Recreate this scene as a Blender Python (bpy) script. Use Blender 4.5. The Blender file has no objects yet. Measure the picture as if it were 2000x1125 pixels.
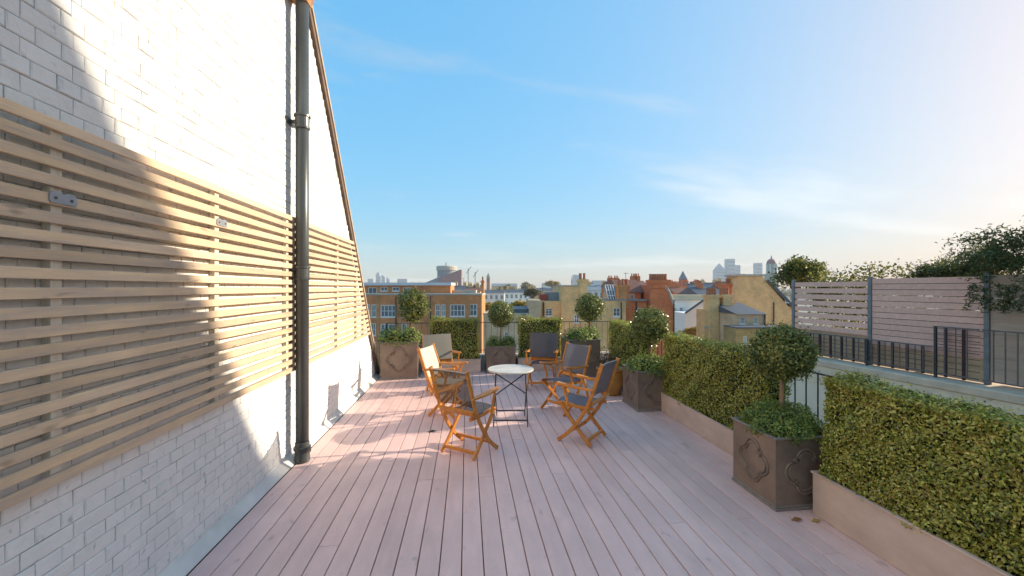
import bpy, bmesh, math, random
import numpy as np
from mathutils import Vector, Matrix
R = math.radians
random.seed(7)
rng = np.random.default_rng(11)
scene = bpy.context.scene
COL = scene.collection

# ------------------------------------------------------------------ camera
PSI = R(6.277)                       # the view is turned a little right of the deck boards
EYE = 1.75
cam_d = bpy.data.cameras.new('camera')
cam_d.sensor_width = 36.0
cam_d.lens = 14.4
cam_d.clip_start = 0.05
cam_d.clip_end = 30000
cam = bpy.data.objects.new('camera', cam_d)
cam.location = (0, 0, EYE)
cam.rotation_euler = (R(90), 0, -PSI)
COL.objects.link(cam)
scene.camera = cam

# ------------------------------------------------------------------ sky, sun, exposure
CLOUD_A, CLOUD_B = (-4.81, -8.24), (-1.0, 7.84)
SUN_EL = R(20.5)
SUN_AZ = R(9.5)                      # measured from +X towards +Y
world = bpy.data.worlds.new('World')
scene.world = world
world.use_nodes = True
wn, wl = world.node_tree.nodes, world.node_tree.links
wn.clear()
w_out = wn.new('ShaderNodeOutputWorld')
w_bg = wn.new('ShaderNodeBackground')
w_bg.inputs['Strength'].default_value = 0.12
w_sky = wn.new('ShaderNodeTexSky')
w_sky.sky_type = 'NISHITA'
w_sky.sun_disc = False
w_sky.sun_elevation = SUN_EL
w_sky.sun_rotation = R(90) - SUN_AZ
w_sky.air_density = 0.7
w_sky.dust_density = 1.6
w_sky.ozone_density = 1.0
w_sky.altitude = 60
w_hsv = wn.new('ShaderNodeHueSaturation')
w_hsv.inputs['Hue'].default_value = 0.474
w_hsv.inputs['Saturation'].default_value = 1.30
w_hsv.inputs['Value'].default_value = 1.0
wl.new(w_sky.outputs[0], w_hsv.inputs['Color'])
# thin high cloud: stretched noise on the sky dome, thicker low down
w_tc = wn.new('ShaderNodeTexCoord')
w_sep = wn.new('ShaderNodeSeparateXYZ')
wl.new(w_tc.outputs['Generated'], w_sep.inputs[0])
def wmath(op, a, b=None, clamp=False):
    n = wn.new('ShaderNodeMath'); n.operation = op; n.use_clamp = clamp
    for i, v in enumerate((a, b)):
        if v is None: continue
        if isinstance(v, (int, float)): n.inputs[i].default_value = v
        else: wl.new(v, n.inputs[i])
    return n.outputs[0]
zc = wmath('ADD', wmath('MAXIMUM', w_sep.outputs[2], 0.0), 0.12)
cu = wmath('DIVIDE', w_sep.outputs[0], zc)
cv = wmath('DIVIDE', w_sep.outputs[1], zc)
w_cmb = wn.new('ShaderNodeCombineXYZ')
wl.new(cu, w_cmb.inputs[0]); wl.new(cv, w_cmb.inputs[1])
def cloud(rot, scl, loc, lo, hi, amt, detail=7, dist=0.6):
    m_ = wn.new('ShaderNodeMapping')
    m_.inputs['Rotation'].default_value = (0, 0, R(rot)); m_.inputs['Scale'].default_value = (*scl, 1); m_.inputs['Location'].default_value = (*loc, 0)
    wl.new(w_cmb.outputs[0], m_.inputs[0])
    n_ = wn.new('ShaderNodeTexNoise')
    n_.inputs['Scale'].default_value = 1.0; n_.inputs['Detail'].default_value = detail
    n_.inputs['Roughness'].default_value = 0.56; n_.inputs['Distortion'].default_value = dist
    wl.new(m_.outputs[0], n_.inputs['Vector'])
    r_ = wn.new('ShaderNodeMapRange'); r_.interpolation_type = 'SMOOTHSTEP'
    r_.inputs['From Min'].default_value = lo; r_.inputs['From Max'].default_value = hi; r_.inputs['To Max'].default_value = amt
    wl.new(n_.outputs['Fac'], r_.inputs['Value'])
    return r_.outputs[0]
wisps = cloud(-20, (0.35, 1.25), CLOUD_A, 0.57, 0.80, 0.26)          # thin high streaks
banks = cloud(35, (0.30, 0.75), CLOUD_B, 0.55, 0.72, 0.8, 8, 0.3)    # soft low banks
cover = wmath('MAXIMUM', wisps, banks)
w_cs = wn.new('ShaderNodeVectorMath'); w_cs.operation = 'SCALE'
w_cs.inputs[0].default_value = (7.0, 6.9, 6.7); wl.new(cover, w_cs.inputs['Scale'])
w_mix = wn.new('ShaderNodeVectorMath'); w_mix.operation = 'ADD'
wl.new(w_hsv.outputs[0], w_mix.inputs[0]); wl.new(w_cs.outputs[0], w_mix.inputs[1])
# even out the sky: bright haze near the sun is held down, the far side lifted
w_bw = wn.new('ShaderNodeRGBToBW'); wl.new(w_mix.outputs[0], w_bw.inputs[0])
w_sc = wn.new('ShaderNodeVectorMath'); w_sc.operation = 'SCALE'
wl.new(w_mix.outputs[0], w_sc.inputs[0])
wl.new(wmath('POWER', wmath('MAXIMUM', w_bw.outputs[0], 0.05), -0.70), w_sc.inputs['Scale'])
wl.new(w_sc.outputs[0], w_bg.inputs['Color'])
wl.new(w_bg.outputs[0], w_out.inputs['Surface'])

sun_d = bpy.data.lights.new('sun', 'SUN')
sun_d.energy = 2.05
sun_d.angle = R(0.7)
sun_d.color = (1.0, 0.88, 0.68)
sun = bpy.data.objects.new('sun', sun_d)
to_sun = Vector((math.cos(SUN_EL) * math.cos(SUN_AZ), math.cos(SUN_EL) * math.sin(SUN_AZ), math.sin(SUN_EL)))
sun.rotation_euler = to_sun.to_track_quat('Z', 'Y').to_euler()
sun.location = (20, 3, 12)
COL.objects.link(sun)

scene.view_settings.view_transform = 'Standard'
scene.view_settings.look = 'None'
scene.view_settings.exposure = 1.98
scene.view_settings.gamma = 1
scene.view_settings.use_curve_mapping = False
scene.cycles.max_bounces = 8
scene.cycles.diffuse_bounces = 4
scene.cycles.glossy_bounces = 3
scene.cycles.transmission_bounces = 4
scene.cycles.transparent_max_bounces = 8
scene.cycles.caustics_reflective = False
scene.cycles.caustics_refractive = False
scene.cycles.use_denoising = True

# ------------------------------------------------------------------ materials
MATS = {}
def mat(name, col, col2=None, rough=0.7, scale=6.0, stretch=(1, 1, 1), bump=0.0, bscale=None, metal=0.0,
        detail=5, lo=0.35, hi=0.65, spec=0.5, piece=0.0, rnd=True, patch=0.0, pscale=1.3, spots=0.0, sscale=(14, 3, 14)):
    """A noise-mottled principled surface; 'piece' shifts the brightness from one piece to the next."""
    if name in MATS: return MATS[name]
    m = bpy.data.materials.new(name); m.use_nodes = True
    n, l = m.node_tree.nodes, m.node_tree.links
    b = n['Principled BSDF']
    b.inputs['Roughness'].default_value = rough
    b.inputs['Metallic'].default_value = metal
    b.inputs['Specular IOR Level'].default_value = spec
    col2 = col2 or tuple(c * 0.82 for c in col)
    tc = n.new('ShaderNodeTexCoord'); vec = tc.outputs['Object']
    if rnd:
        oi = n.new('ShaderNodeObjectInfo')
        ad = n.new('ShaderNodeVectorMath'); ad.operation = 'ADD'
        mu = n.new('ShaderNodeMath'); mu.operation = 'MULTIPLY'; mu.inputs[1].default_value = 97.0
        l.new(oi.outputs['Random'], mu.inputs[0])
        l.new(vec, ad.inputs[0]); l.new(mu.outputs[0], ad.inputs[1]); vec = ad.outputs[0]
    mp = n.new('ShaderNodeMapping'); mp.inputs['Scale'].default_value = stretch
    l.new(vec, mp.inputs[0])
    no = n.new('ShaderNodeTexNoise'); no.inputs['Scale'].default_value = scale; no.inputs['Detail'].default_value = detail
    no.inputs['Roughness'].default_value = 0.6
    l.new(mp.outputs[0], no.inputs['Vector'])
    mr = n.new('ShaderNodeMapRange'); mr.inputs['From Min'].default_value = lo; mr.inputs['From Max'].default_value = hi
    l.new(no.outputs['Fac'], mr.inputs['Value'])
    mx = n.new('ShaderNodeMix'); mx.data_type = 'RGBA'
    mx.inputs['A'].default_value = (*col, 1); mx.inputs['B'].default_value = (*col2, 1)
    l.new(mr.outputs[0], mx.inputs['Factor'])
    out = mx.outputs['Result']
    if piece:
        oi2 = n.new('ShaderNodeObjectInfo')
        mr2 = n.new('ShaderNodeMapRange'); mr2.inputs['To Min'].default_value = 1 - piece; mr2.inputs['To Max'].default_value = 1 + piece
        l.new(oi2.outputs['Random'], mr2.inputs['Value'])
        hs = n.new('ShaderNodeHueSaturation'); l.new(mr2.outputs[0], hs.inputs['Value']); l.new(out, hs.inputs['Color'])
        out = hs.outputs[0]
    def shade_by(out, vec_out, sc, lo_, hi_, a, b_, dt=6):
        q = n.new('ShaderNodeTexNoise'); q.inputs['Scale'].default_value = sc; q.inputs['Detail'].default_value = dt
        q.inputs['Roughness'].default_value = 0.65
        l.new(vec_out, q.inputs['Vector'])
        r_ = n.new('ShaderNodeMapRange'); r_.inputs['From Min'].default_value = lo_; r_.inputs['From Max'].default_value = hi_
        r_.inputs['To Min'].default_value = a; r_.inputs['To Max'].default_value = b_
        l.new(q.outputs['Fac'], r_.inputs['Value'])
        h = n.new('ShaderNodeHueSaturation'); l.new(r_.outputs[0], h.inputs['Value']); l.new(out, h.inputs['Color'])
        return h.outputs[0]
    if patch:                                       # weathering that runs on from piece to piece
        gp_ = n.new('ShaderNodeNewGeometry')
        out = shade_by(out, gp_.outputs['Position'], pscale, 0.3, 0.7, 1 - patch, 1 + patch * 0.6, 9)
    if spots:                                       # knots and small dark marks
        m2 = n.new('ShaderNodeMapping'); m2.inputs['Scale'].default_value = sscale; l.new(vec, m2.inputs[0])
        out = shade_by(out, m2.outputs[0], 1.0, 0.66, 0.76, 1.0, 1 - spots, 2)
    l.new(out, b.inputs['Base Color'])
    if bump:
        nb = n.new('ShaderNodeTexNoise'); nb.inputs['Scale'].default_value = bscale or scale * 6; nb.inputs['Detail'].default_value = 4
        l.new(mp.outputs[0], nb.inputs['Vector'])
        bp = n.new('ShaderNodeBump'); bp.inputs['Strength'].default_value = bump; bp.inputs['Distance'].default_value = 0.01
        l.new(nb.outputs['Fac'], bp.inputs['Height']); l.new(bp.outputs[0], b.inputs['Normal'])
    MATS[name] = m
    return m

def leaf_mat(name, cols, rough=0.5, trans=0.3, spec=0.4):
    if name in MATS: return MATS[name]
    m = bpy.data.materials.new(name); m.use_nodes = True
    n, l = m.node_tree.nodes, m.node_tree.links
    b = n['Principled BSDF']; b.inputs['Roughness'].default_value = rough; b.inputs['Specular IOR Level'].default_value = spec
    g = n.new('ShaderNodeNewGeometry')
    cr = n.new('ShaderNodeValToRGB'); e = cr.color_ramp.elements
    e[0].color = (*cols[0], 1); e[1].color = (*cols[-1], 1); e[1].position = 1.0
    for i, c in enumerate(cols[1:-1]):
        x = e.new((i + 1) / (len(cols) - 1)); x.color = (*c, 1)
    # patches a hand wide lean to one end of the range or the other, as clipped foliage does
    tc = n.new('ShaderNodeTexCoord'); no = n.new('ShaderNodeTexNoise'); no.inputs['Scale'].default_value = 4.0
    no.inputs['Detail'].default_value = 3
    l.new(tc.outputs['Object'], no.inputs['Vector'])
    mr = n.new('ShaderNodeMapRange'); mr.inputs['From Min'].default_value = 0.3; mr.inputs['From Max'].default_value = 0.7
    mr.inputs['To Min'].default_value = -0.28; mr.inputs['To Max'].default_value = 0.28
    l.new(no.outputs['Fac'], mr.inputs['Value'])
    ad = n.new('ShaderNodeMath'); ad.operation = 'ADD'; ad.use_clamp = True
    l.new(g.outputs['Random Per Island'], ad.inputs[0]); l.new(mr.outputs[0], ad.inputs[1])
    l.new(ad.outputs[0], cr.inputs['Fac'])
    l.new(cr.outputs['Color'], b.inputs['Base Color'])
    t = n.new('ShaderNodeBsdfTranslucent'); l.new(cr.outputs['Color'], t.inputs['Color'])
    ms = n.new('ShaderNodeMixShader'); ms.inputs[0].default_value = trans
    l.new(b.outputs[0], ms.inputs[1]); l.new(t.outputs[0], ms.inputs[2])
    l.new(ms.outputs[0], n['Material Output'].inputs['Surface'])
    MATS[name] = m
    return m

def brick_mat(name, c1, c2, mortar, var=0.25):
    """Far brickwork, too small to tell the bricks apart."""
    if name in MATS: return MATS[name]
    m = bpy.data.materials.new(name); m.use_nodes = True
    n, l = m.node_tree.nodes, m.node_tree.links
    b = n['Principled BSDF']; b.inputs['Roughness'].default_value = 0.9; b.inputs['Specular IOR Level'].default_value = 0.2
    tc = n.new('ShaderNodeTexCoord'); sp = n.new('ShaderNodeSeparateXYZ'); l.new(tc.outputs['Object'], sp.inputs[0])
    ad = n.new('ShaderNodeMath'); l.new(sp.outputs[0], ad.inputs[0]); l.new(sp.outputs[1], ad.inputs[1])
    cb = n.new('ShaderNodeCombineXYZ'); l.new(ad.outputs[0], cb.inputs[0]); l.new(sp.outputs[2], cb.inputs[1])
    bt = n.new('ShaderNodeTexBrick'); bt.inputs['Scale'].default_value = 1.0
    bt.inputs['Brick Width'].default_value = 0.23; bt.inputs['Row Height'].default_value = 0.078
    bt.inputs['Mortar Size'].default_value = 0.008
    bt.inputs['Color1'].default_value = (*c1, 1); bt.inputs['Color2'].default_value = (*c2, 1); bt.inputs['Mortar'].default_value = (*mortar, 1)
    l.new(cb.outputs[0], bt.inputs['Vector'])
    no = n.new('ShaderNodeTexNoise'); no.inputs['Scale'].default_value = 0.7; no.inputs['Detail'].default_value = 8
    no.inputs['Roughness'].default_value = 0.65
    l.new(tc.outputs['Object'], no.inputs['Vector'])
    mr = n.new('ShaderNodeMapRange'); mr.inputs['From Min'].default_value = 0.3; mr.inputs['From Max'].default_value = 0.7
    mr.inputs['To Min'].default_value = 1 - var; mr.inputs['To Max'].default_value = 1 + var
    l.new(no.outputs['Fac'], mr.inputs['Value'])
    hs = n.new('ShaderNodeHueSaturation'); l.new(mr.outputs[0], hs.inputs['Value']); l.new(bt.outputs['Color'], hs.inputs['Color'])
    l.new(hs.outputs[0], b.inputs['Base Color'])
    MATS[name] = m
    return m

def fabric_mat(name, col, see=0.12, trans=0.25):
    if name in MATS: return MATS[name]
    m = bpy.data.materials.new(name); m.use_nodes = True
    n, l = m.node_tree.nodes, m.node_tree.links
    b = n['Principled BSDF']; b.inputs['Roughness'].default_value = 0.55
    tc = n.new('ShaderNodeTexCoord')
    wv = n.new('ShaderNodeTexNoise'); wv.inputs['Scale'].default_value = 220; l.new(tc.outputs['Object'], wv.inputs['Vector'])
    no = n.new('ShaderNodeTexNoise'); no.inputs['Scale'].default_value = 7; l.new(tc.outputs['Object'], no.inputs['Vector'])
    mx = n.new('ShaderNodeMix'); mx.data_type = 'RGBA'
    mx.inputs['A'].default_value = (*[c * 0.8 for c in col], 1); mx.inputs['B'].default_value = (*[min(1, c * 1.25) for c in col], 1)
    av = n.new('ShaderNodeMath'); l.new(wv.outputs['Fac'], av.inputs[0]); l.new(no.outputs['Fac'], av.inputs[1])
    hf = n.new('ShaderNodeMath'); hf.operation = 'MULTIPLY'; hf.inputs[1].default_value = 0.5; l.new(av.outputs[0], hf.inputs[0])
    l.new(hf.outputs[0], mx.inputs['Factor']); l.new(mx.outputs['Result'], b.inputs['Base Color'])
    t = n.new('ShaderNodeBsdfTranslucent'); l.new(mx.outputs['Result'], t.inputs['Color'])
    m1 = n.new('ShaderNodeMixShader'); m1.inputs[0].default_value = trans; l.new(b.outputs[0], m1.inputs[1]); l.new(t.outputs[0], m1.inputs[2])
    tr = n.new('ShaderNodeBsdfTransparent')
    m2 = n.new('ShaderNodeMixShader'); m2.inputs[0].default_value = see; l.new(m1.outputs[0], m2.inputs[1]); l.new(tr.outputs[0], m2.inputs[2])
    l.new(m2.outputs[0], n['Material Output'].inputs['Surface'])
    MATS[name] = m
    return m

white_brick = mat('white_brick_paint', (0.80, 0.765, 0.72), (0.74, 0.71, 0.67), rough=0.75, scale=9, bump=0.4, bscale=50, piece=0.025, patch=0.06, pscale=1.4, spots=0.35, sscale=(13, 13, 13))
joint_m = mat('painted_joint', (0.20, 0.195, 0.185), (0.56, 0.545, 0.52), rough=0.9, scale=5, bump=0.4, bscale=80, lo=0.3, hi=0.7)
render_white = mat('white_render', (0.74, 0.69, 0.63), (0.60, 0.56, 0.52), rough=0.8, scale=3, bump=0.2, bscale=40)
slat_m = mat('weathered_slat', (0.76, 0.53, 0.31), (0.57, 0.42, 0.30), rough=0.6, scale=3, stretch=(6, 0.7, 9), bump=0.3, bscale=14, piece=0.16, patch=0.16, pscale=1.6, spots=0.45, sscale=(16, 4.5, 16))
post_m = mat('pale_batten', (0.70, 0.63, 0.53), (0.58, 0.49, 0.38), rough=0.7, scale=4, stretch=(6, 6, 0.8), bump=0.2)
verge_m = mat('verge_tile', (0.19, 0.12, 0.085), (0.12, 0.08, 0.06), rough=0.8, scale=8, bump=0.3)
fillet_m = mat('verge_fillet', (0.50, 0.40, 0.30), (0.36, 0.28, 0.20), rough=0.8, scale=8, bump=0.3)
pipe_m = mat('pipe_paint', (0.075, 0.082, 0.08), (0.045, 0.048, 0.047), rough=0.33, scale=5, stretch=(1, 1, 0.3), bump=0.08, bscale=25)
hopper_m = mat('rust_hopper', (0.42, 0.20, 0.07), (0.26, 0.12, 0.05), rough=0.6, scale=9, bump=0.2)
deck_m = mat('deck_board', (0.82, 0.565, 0.52), (0.69, 0.47, 0.435), rough=0.5, scale=2.0, stretch=(4, 0.8, 4), bump=0.3, bscale=30, piece=0.06, lo=0.3, hi=0.72, detail=8, patch=0.13, pscale=1.1, spots=0.25, sscale=(9, 5, 9))
dark_m = mat('dark_void', (0.03, 0.028, 0.03), rough=0.95)
lead_m = mat('lead_planter', (0.31, 0.225, 0.165), (0.15, 0.11, 0.09), rough=0.5, scale=3.5, bump=0.25, bscale=18, metal=0.25, lo=0.25, hi=0.75)
lead_rim_m = mat('lead_rim', (0.30, 0.26, 0.225), (0.20, 0.17, 0.15), rough=0.5, scale=6, bump=0.15, metal=0.25)
trough_m = mat('trough_lead', (0.64, 0.49, 0.41), (0.50, 0.375, 0.31), rough=0.65, scale=2.5, stretch=(1, 1, 2.2), bump=0.12, bscale=20, lo=0.3, hi=0.7, patch=0.18, pscale=2.2)
soil_m = mat('soil', (0.035, 0.025, 0.018), rough=1.0, scale=30, bump=0.8)
teak_m = mat('oiled_teak', (0.66, 0.26, 0.045), (0.50, 0.17, 0.026), rough=0.38, scale=5, stretch=(2, 9, 3), bump=0.15, bscale=16, piece=0.08)
table_m = mat('table_top_paint', (0.62, 0.585, 0.53), (0.47, 0.44, 0.40), rough=0.5, scale=7, bump=0.1)
iron_m = mat('black_iron', (0.028, 0.026, 0.028), (0.05, 0.045, 0.045), rough=0.5, scale=12)
grey_iron_m = mat('grey_fence_post', (0.20, 0.22, 0.24), (0.14, 0.15, 0.165), rough=0.45, scale=6)
zinc_m = mat('zinc_plate', (0.34, 0.34, 0.35), (0.25, 0.25, 0.27), rough=0.5, scale=14, metal=0.4)
pot_m = mat('ochre_pot', (0.47, 0.235, 0.05), (0.36, 0.15, 0.035), rough=0.38, scale=5, bump=0.1)
blue_m = mat('blue_glaze', (0.05, 0.10, 0.20), (0.03, 0.06, 0.13), rough=0.3, scale=6)
bark_m = mat('bark', (0.34, 0.215, 0.13), (0.21, 0.13, 0.08), rough=0.85, scale=12, stretch=(1, 1, 0.25), bump=0.6, bscale=30)
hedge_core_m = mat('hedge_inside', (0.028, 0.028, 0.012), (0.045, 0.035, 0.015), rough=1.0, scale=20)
comp_m = mat('composite_slat', (0.80, 0.48, 0.39), (0.68, 0.40, 0.325), rough=0.6, scale=3, stretch=(6, 0.6, 6), bump=0.1, piece=0.09)
tan_board_m = mat('tan_board', (0.56, 0.40, 0.25), (0.47, 0.30, 0.19), rough=0.7, scale=2.2, stretch=(1, 1, 3), piece=0.1)
parapet_m = mat('stained_render', (0.78, 0.64, 0.47), (0.55, 0.44, 0.33), rough=0.9, scale=1.6, stretch=(1, 1, 2.5), bump=0.3, bscale=20, lo=0.4, hi=0.7)
cream_m = mat('cream_render', (0.82, 0.71, 0.56), (0.74, 0.63, 0.50), rough=0.85, scale=0.9, bump=0.1)
coping_m = mat('grey_coping', (0.70, 0.56, 0.42), (0.55, 0.44, 0.34), rough=0.9, scale=3.5, bump=0.3)

LEAF_HEDGE = leaf_mat('hedge_leaf', [(0.12, 0.15, 0.028), (0.27, 0.31, 0.045), (0.42, 0.44, 0.065), (0.62, 0.59, 0.13), (0.34, 0.24, 0.055)], rough=0.27, trans=0.25, spec=0.7)
LEAF_BAY = leaf_mat('bay_leaf', [(0.07, 0.10, 0.03), (0.14, 0.175, 0.042), (0.24, 0.27, 0.06), (0.36, 0.34, 0.09)], rough=0.36, trans=0.25, spec=0.6)
LEAF_BOX = leaf_mat('box_leaf', [(0.09, 0.14, 0.04), (0.17, 0.25, 0.06), (0.28, 0.36, 0.08), (0.42, 0.46, 0.10)], rough=0.42, trans=0.3)
LEAF_DARK = leaf_mat('climber_leaf', [(0.045, 0.075, 0.03), (0.09, 0.13, 0.05), (0.16, 0.20, 0.07), (0.18, 0.12, 0.04)], rough=0.45, trans=0.4)
LEAF_LIME = leaf_mat('lime_green_leaf', [(0.05, 0.075, 0.02), (0.10, 0.13, 0.035), (0.20, 0.20, 0.04), (0.28, 0.23, 0.04)], rough=0.5, trans=0.45)  # yellow-green leaf tones, mixed at random
LEAF_GOLD = leaf_mat('autumn_leaf', [(0.30, 0.17, 0.02), (0.45, 0.27, 0.025), (0.52, 0.36, 0.04), (0.33, 0.24, 0.06)], rough=0.6, trans=0.35)
LEAF_OLIVE = leaf_mat('far_tree_leaf', [(0.10, 0.09, 0.03), (0.17, 0.15, 0.05), (0.24, 0.18, 0.05), (0.12, 0.13, 0.05)], rough=0.6, trans=0.3)

# ------------------------------------------------------------------ mesh helpers
class MB:
    def __init__(s): s.v = []; s.f = []
    def add(s, vs, fs):
        o = len(s.v); s.v += [tuple(p) for p in vs]; s.f += [tuple(i + o for i in q) for q in fs]; return s
    def box(s, x0, x1, y0, y1, z0, z1):
        return s.add([(x0, y0, z0), (x1, y0, z0), (x1, y1, z0), (x0, y1, z0), (x0, y0, z1), (x1, y0, z1), (x1, y1, z1), (x0, y1, z1)],
                     [(0, 3, 2, 1), (4, 5, 6, 7), (0, 1, 5, 4), (1, 2, 6, 5), (2, 3, 7, 6), (3, 0, 4, 7)])
    def prism(s, poly, axis, a, b):
        """Extrude a closed polygon: axis 0 -> poly in (y,z), 1 -> (x,z), 2 -> (x,y)."""
        def P(p, t): return [(t, p[0], p[1]), (p[0], t, p[1]), (p[0], p[1], t)][axis]
        n = len(poly); vs = [P(p, a) for p in poly] + [P(p, b) for p in poly]
        fs = [tuple(range(n))[::-1], tuple(range(n, 2 * n))] + [(i, (i + 1) % n, n + (i + 1) % n, n + i) for i in range(n)]
        return s.add(vs, fs)
    def tube(s, pts, rad, n=8, closed=False, squash=None):
        pts = [Vector(p) for p in pts]; m = len(pts); rings = []
        up = None
        for i, p in enumerate(pts):
            if closed: t = (pts[(i + 1) % m] - pts[i - 1])
            else: t = pts[min(i + 1, m - 1)] - pts[max(i - 1, 0)]
            t.normalize()
            if up is None:
                up = Vector((0, 0, 1)) if abs(t.z) < 0.9 else Vector((1, 0, 0))
                if squash: up = Vector(squash)
            a = up - t * up.dot(t); a.normalize(); b = t.cross(a)
            if not squash: up = a
            r = rad[i] if isinstance(rad, (list, tuple)) else rad
            rings.append([p + a * (math.cos(2 * math.pi * k / n) * r) + b * (math.sin(2 * math.pi * k / n) * r) for k in range(n)])
        vs = [q for g in rings for q in g]; fs = []
        for i in range(m if closed else m - 1):
            j = (i + 1) % m
            for k in range(n):
                fs.append((i * n + k, i * n + (k + 1) % n, j * n + (k + 1) % n, j * n + k))
        if not closed: fs += [tuple(range(n))[::-1], tuple((m - 1) * n + k for k in range(n))]
        return s.add(vs, fs)
    def lathe(s, prof, n=24, c=(0, 0, 0)):
        vs = []; fs = []
        for r, z in prof:
            vs += [(c[0] + r * math.cos(2 * math.pi * k / n), c[1] + r * math.sin(2 * math.pi * k / n), c[2] + z) for k in range(n)]
        for i in range(len(prof) - 1):
            for k in range(n): fs.append((i * n + k, i * n + (k + 1) % n, (i + 1) * n + (k + 1) % n, (i + 1) * n + k))
        fs += [tuple(range(n))[::-1], tuple((len(prof) - 1) * n + k for k in range(n))]
        return s.add(vs, fs)
    def mesh(s, name, m=None, smooth=False):
        me = bpy.data.meshes.new(name); me.from_pydata(s.v, [], s.f); me.update()
        if m: me.materials.append(m)
        if smooth:
            for p in me.polygons: p.use_smooth = True
        return me
    def build(s, name, m, parent=None, bevel=0, smooth=False, kind=None, label=None):
        return link(name, s.mesh(name, m, smooth), parent, bevel, kind, label)

def link(name, me, parent=None, bevel=0, kind=None, label=None):
    o = bpy.data.objects.new(name, me); COL.objects.link(o)
    if parent: o.parent = parent
    if bevel:
        b = o.modifiers.new('edge', 'BEVEL'); b.width = bevel; b.segments = 1; b.limit_method = 'ANGLE'; b.angle_limit = R(50)
    if kind: o['kind'] = kind
    if label: o['label'] = label
    return o
def tag(o, label, cat, group=None):
    o['label'] = label; o['category'] = cat
    if group: o['group'] = group
    return o
def thing(name, label, cat, loc=(0, 0, 0), rz=0, group=None):
    o = bpy.data.objects.new(name, None); COL.objects.link(o); o.location = loc; o.rotation_euler = (0, 0, rz)
    o.empty_display_size = 0.1
    return tag(o, label, cat, group)
def copy_tree(o, parent=None):
    c = o.copy(); COL.objects.link(c); c.parent = parent
    for ch in list(o.children): copy_tree(ch, c)
    return c

def leaves(name, P, N, size, m, parent, spread=0.7, aspect=0.5, kind='stuff'):
    """Thousands of small folded leaves, one mesh."""
    P = np.asarray(P, float); N = np.asarray(N, float); k = len(P)
    n = N + spread * rng.normal(size=(k, 3)); n /= np.linalg.norm(n, axis=1)[:, None] + 1e-9
    t = rng.normal(size=(k, 3)); t -= n * np.sum(t * n, 1)[:, None]; t /= np.linalg.norm(t, axis=1)[:, None] + 1e-9
    b = np.cross(n, t)
    L = size * rng.uniform(0.65, 1.3, k)[:, None]; Wd = L * aspect * rng.uniform(0.8, 1.2, k)[:, None]
    base = P - t * L * 0.5; tip = P + t * L * 0.5 - n * L * 0.12
    lf = P + b * Wd * 0.5 + n * Wd * 0.22 - t * L * 0.06; rt = P - b * Wd * 0.5 + n * Wd * 0.22 - t * L * 0.06
    V = np.stack([base, lf, tip, rt], 1).reshape(-1, 3)
    me = bpy.data.meshes.new(name)
    me.vertices.add(4 * k); me.vertices.foreach_set('co', V.ravel())
    me.loops.add(4 * k); me.loops.foreach_set('vertex_index', np.arange(4 * k, dtype=np.int32))
    me.polygons.add(k); me.polygons.foreach_set('loop_start', np.arange(0, 4 * k, 4, dtype=np.int32))
    me.update(calc_edges=True); me.materials.append(m)
    return link(name, me, parent, kind=kind)

def ball_points(c, r, k, lo=0.72, hi=1.03, rough=0.09):
    d = rng.normal(size=(k, 3)); d /= np.linalg.norm(d, axis=1)[:, None]
    ph = rng.uniform(0, 6.28, 6)
    bump = (np.sin(5 * d[:, 0] + ph[0]) * np.sin(6 * d[:, 1] + ph[1]) + np.sin(7 * d[:, 2] + ph[2]) * np.sin(5 * d[:, 1] + 4 * d[:, 0] + ph[3]))
    rad = rng.uniform(lo ** 2, hi ** 2, k) ** 0.5 * (1 + rough * bump)
    return np.array(c) + d * rad[:, None] * np.array(r), d

def blob_core(name, c, r, m, parent, s=0.8):
    bm = bmesh.new(); bmesh.ops.create_icosphere(bm, subdivisions=3, radius=1.0)
    for v in bm.verts:
        k = s * (1 + 0.06 * math.sin(5 * v.co.x + c[0]) * math.sin(6 * v.co.y + 1) + 0.05 * math.sin(9 * v.co.z))
        v.co = Vector((c[0] + v.co.x * r[0] * k, c[1] + v.co.y * r[1] * k, c[2] + v.co.z * r[2] * k))
    me = bpy.data.meshes.new(name); bm.to_mesh(me); bm.free(); me.materials.append(m)
    return link(name, me, parent)

# ================================================================== SETTING
GROUND = -16.0
g = MB(); g.add([(-9000, -9000, GROUND), (9000, -9000, GROUND), (9000, 9000, GROUND), (-9000, 9000, GROUND)], [(0, 1, 2, 3)])
gm = mat('city_ground', (0.30, 0.27, 0.22), (0.20, 0.19, 0.13), rough=0.95, scale=0.02, detail=8, rnd=False)
link('ground', g.mesh('ground', gm), kind='structure')

# --- the deck: separate boards on a dark base
WALL_X = -1.775
DX0, DX1, DY0, DY1 = -1.695, 3.30, -2.5, 8.86
deck = MB().box(DX0 - 0.075, DX1 + 0.1, DY0, DY1 + 0.22, -0.30, -0.045).build('deck', dark_m); deck['kind'] = 'structure'
PITCH = 0.1385
bmesh_by_len = {}
def board_mesh(L):
    k = round(L, 3)
    if k not in bmesh_by_len:
        w = PITCH / 2 - 0.0032; e = 0.003
        prof = [(-w, -0.028), (w, -0.028), (w, -e), (w - e, 0), (-w + e, 0), (-w, -e)]
        bmesh_by_len[k] = MB().prism(prof, 1, 0, k).mesh('deck_board', deck_m)
    return bmesh_by_len[k]
nb = int((DX1 - DX0) / PITCH)
for i in range(nb):
    x = DX0 + (i + 0.5) * PITCH
    cuts = [DY0]
    y = DY0 + random.choice([0.9, 1.8, 2.7, 3.6, 1.35, 3.15])
    while y < DY1 - 0.4:
        cuts.append(y); y += 3.6
    cuts.append(DY1)
    for a, b in zip(cuts[:-1], cuts[1:]):
        o = link('board', board_mesh(round(b - a - 0.004, 3)), deck)
        o.location = (x, a + 0.002, random.uniform(-0.0012, 0.0008))

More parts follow.
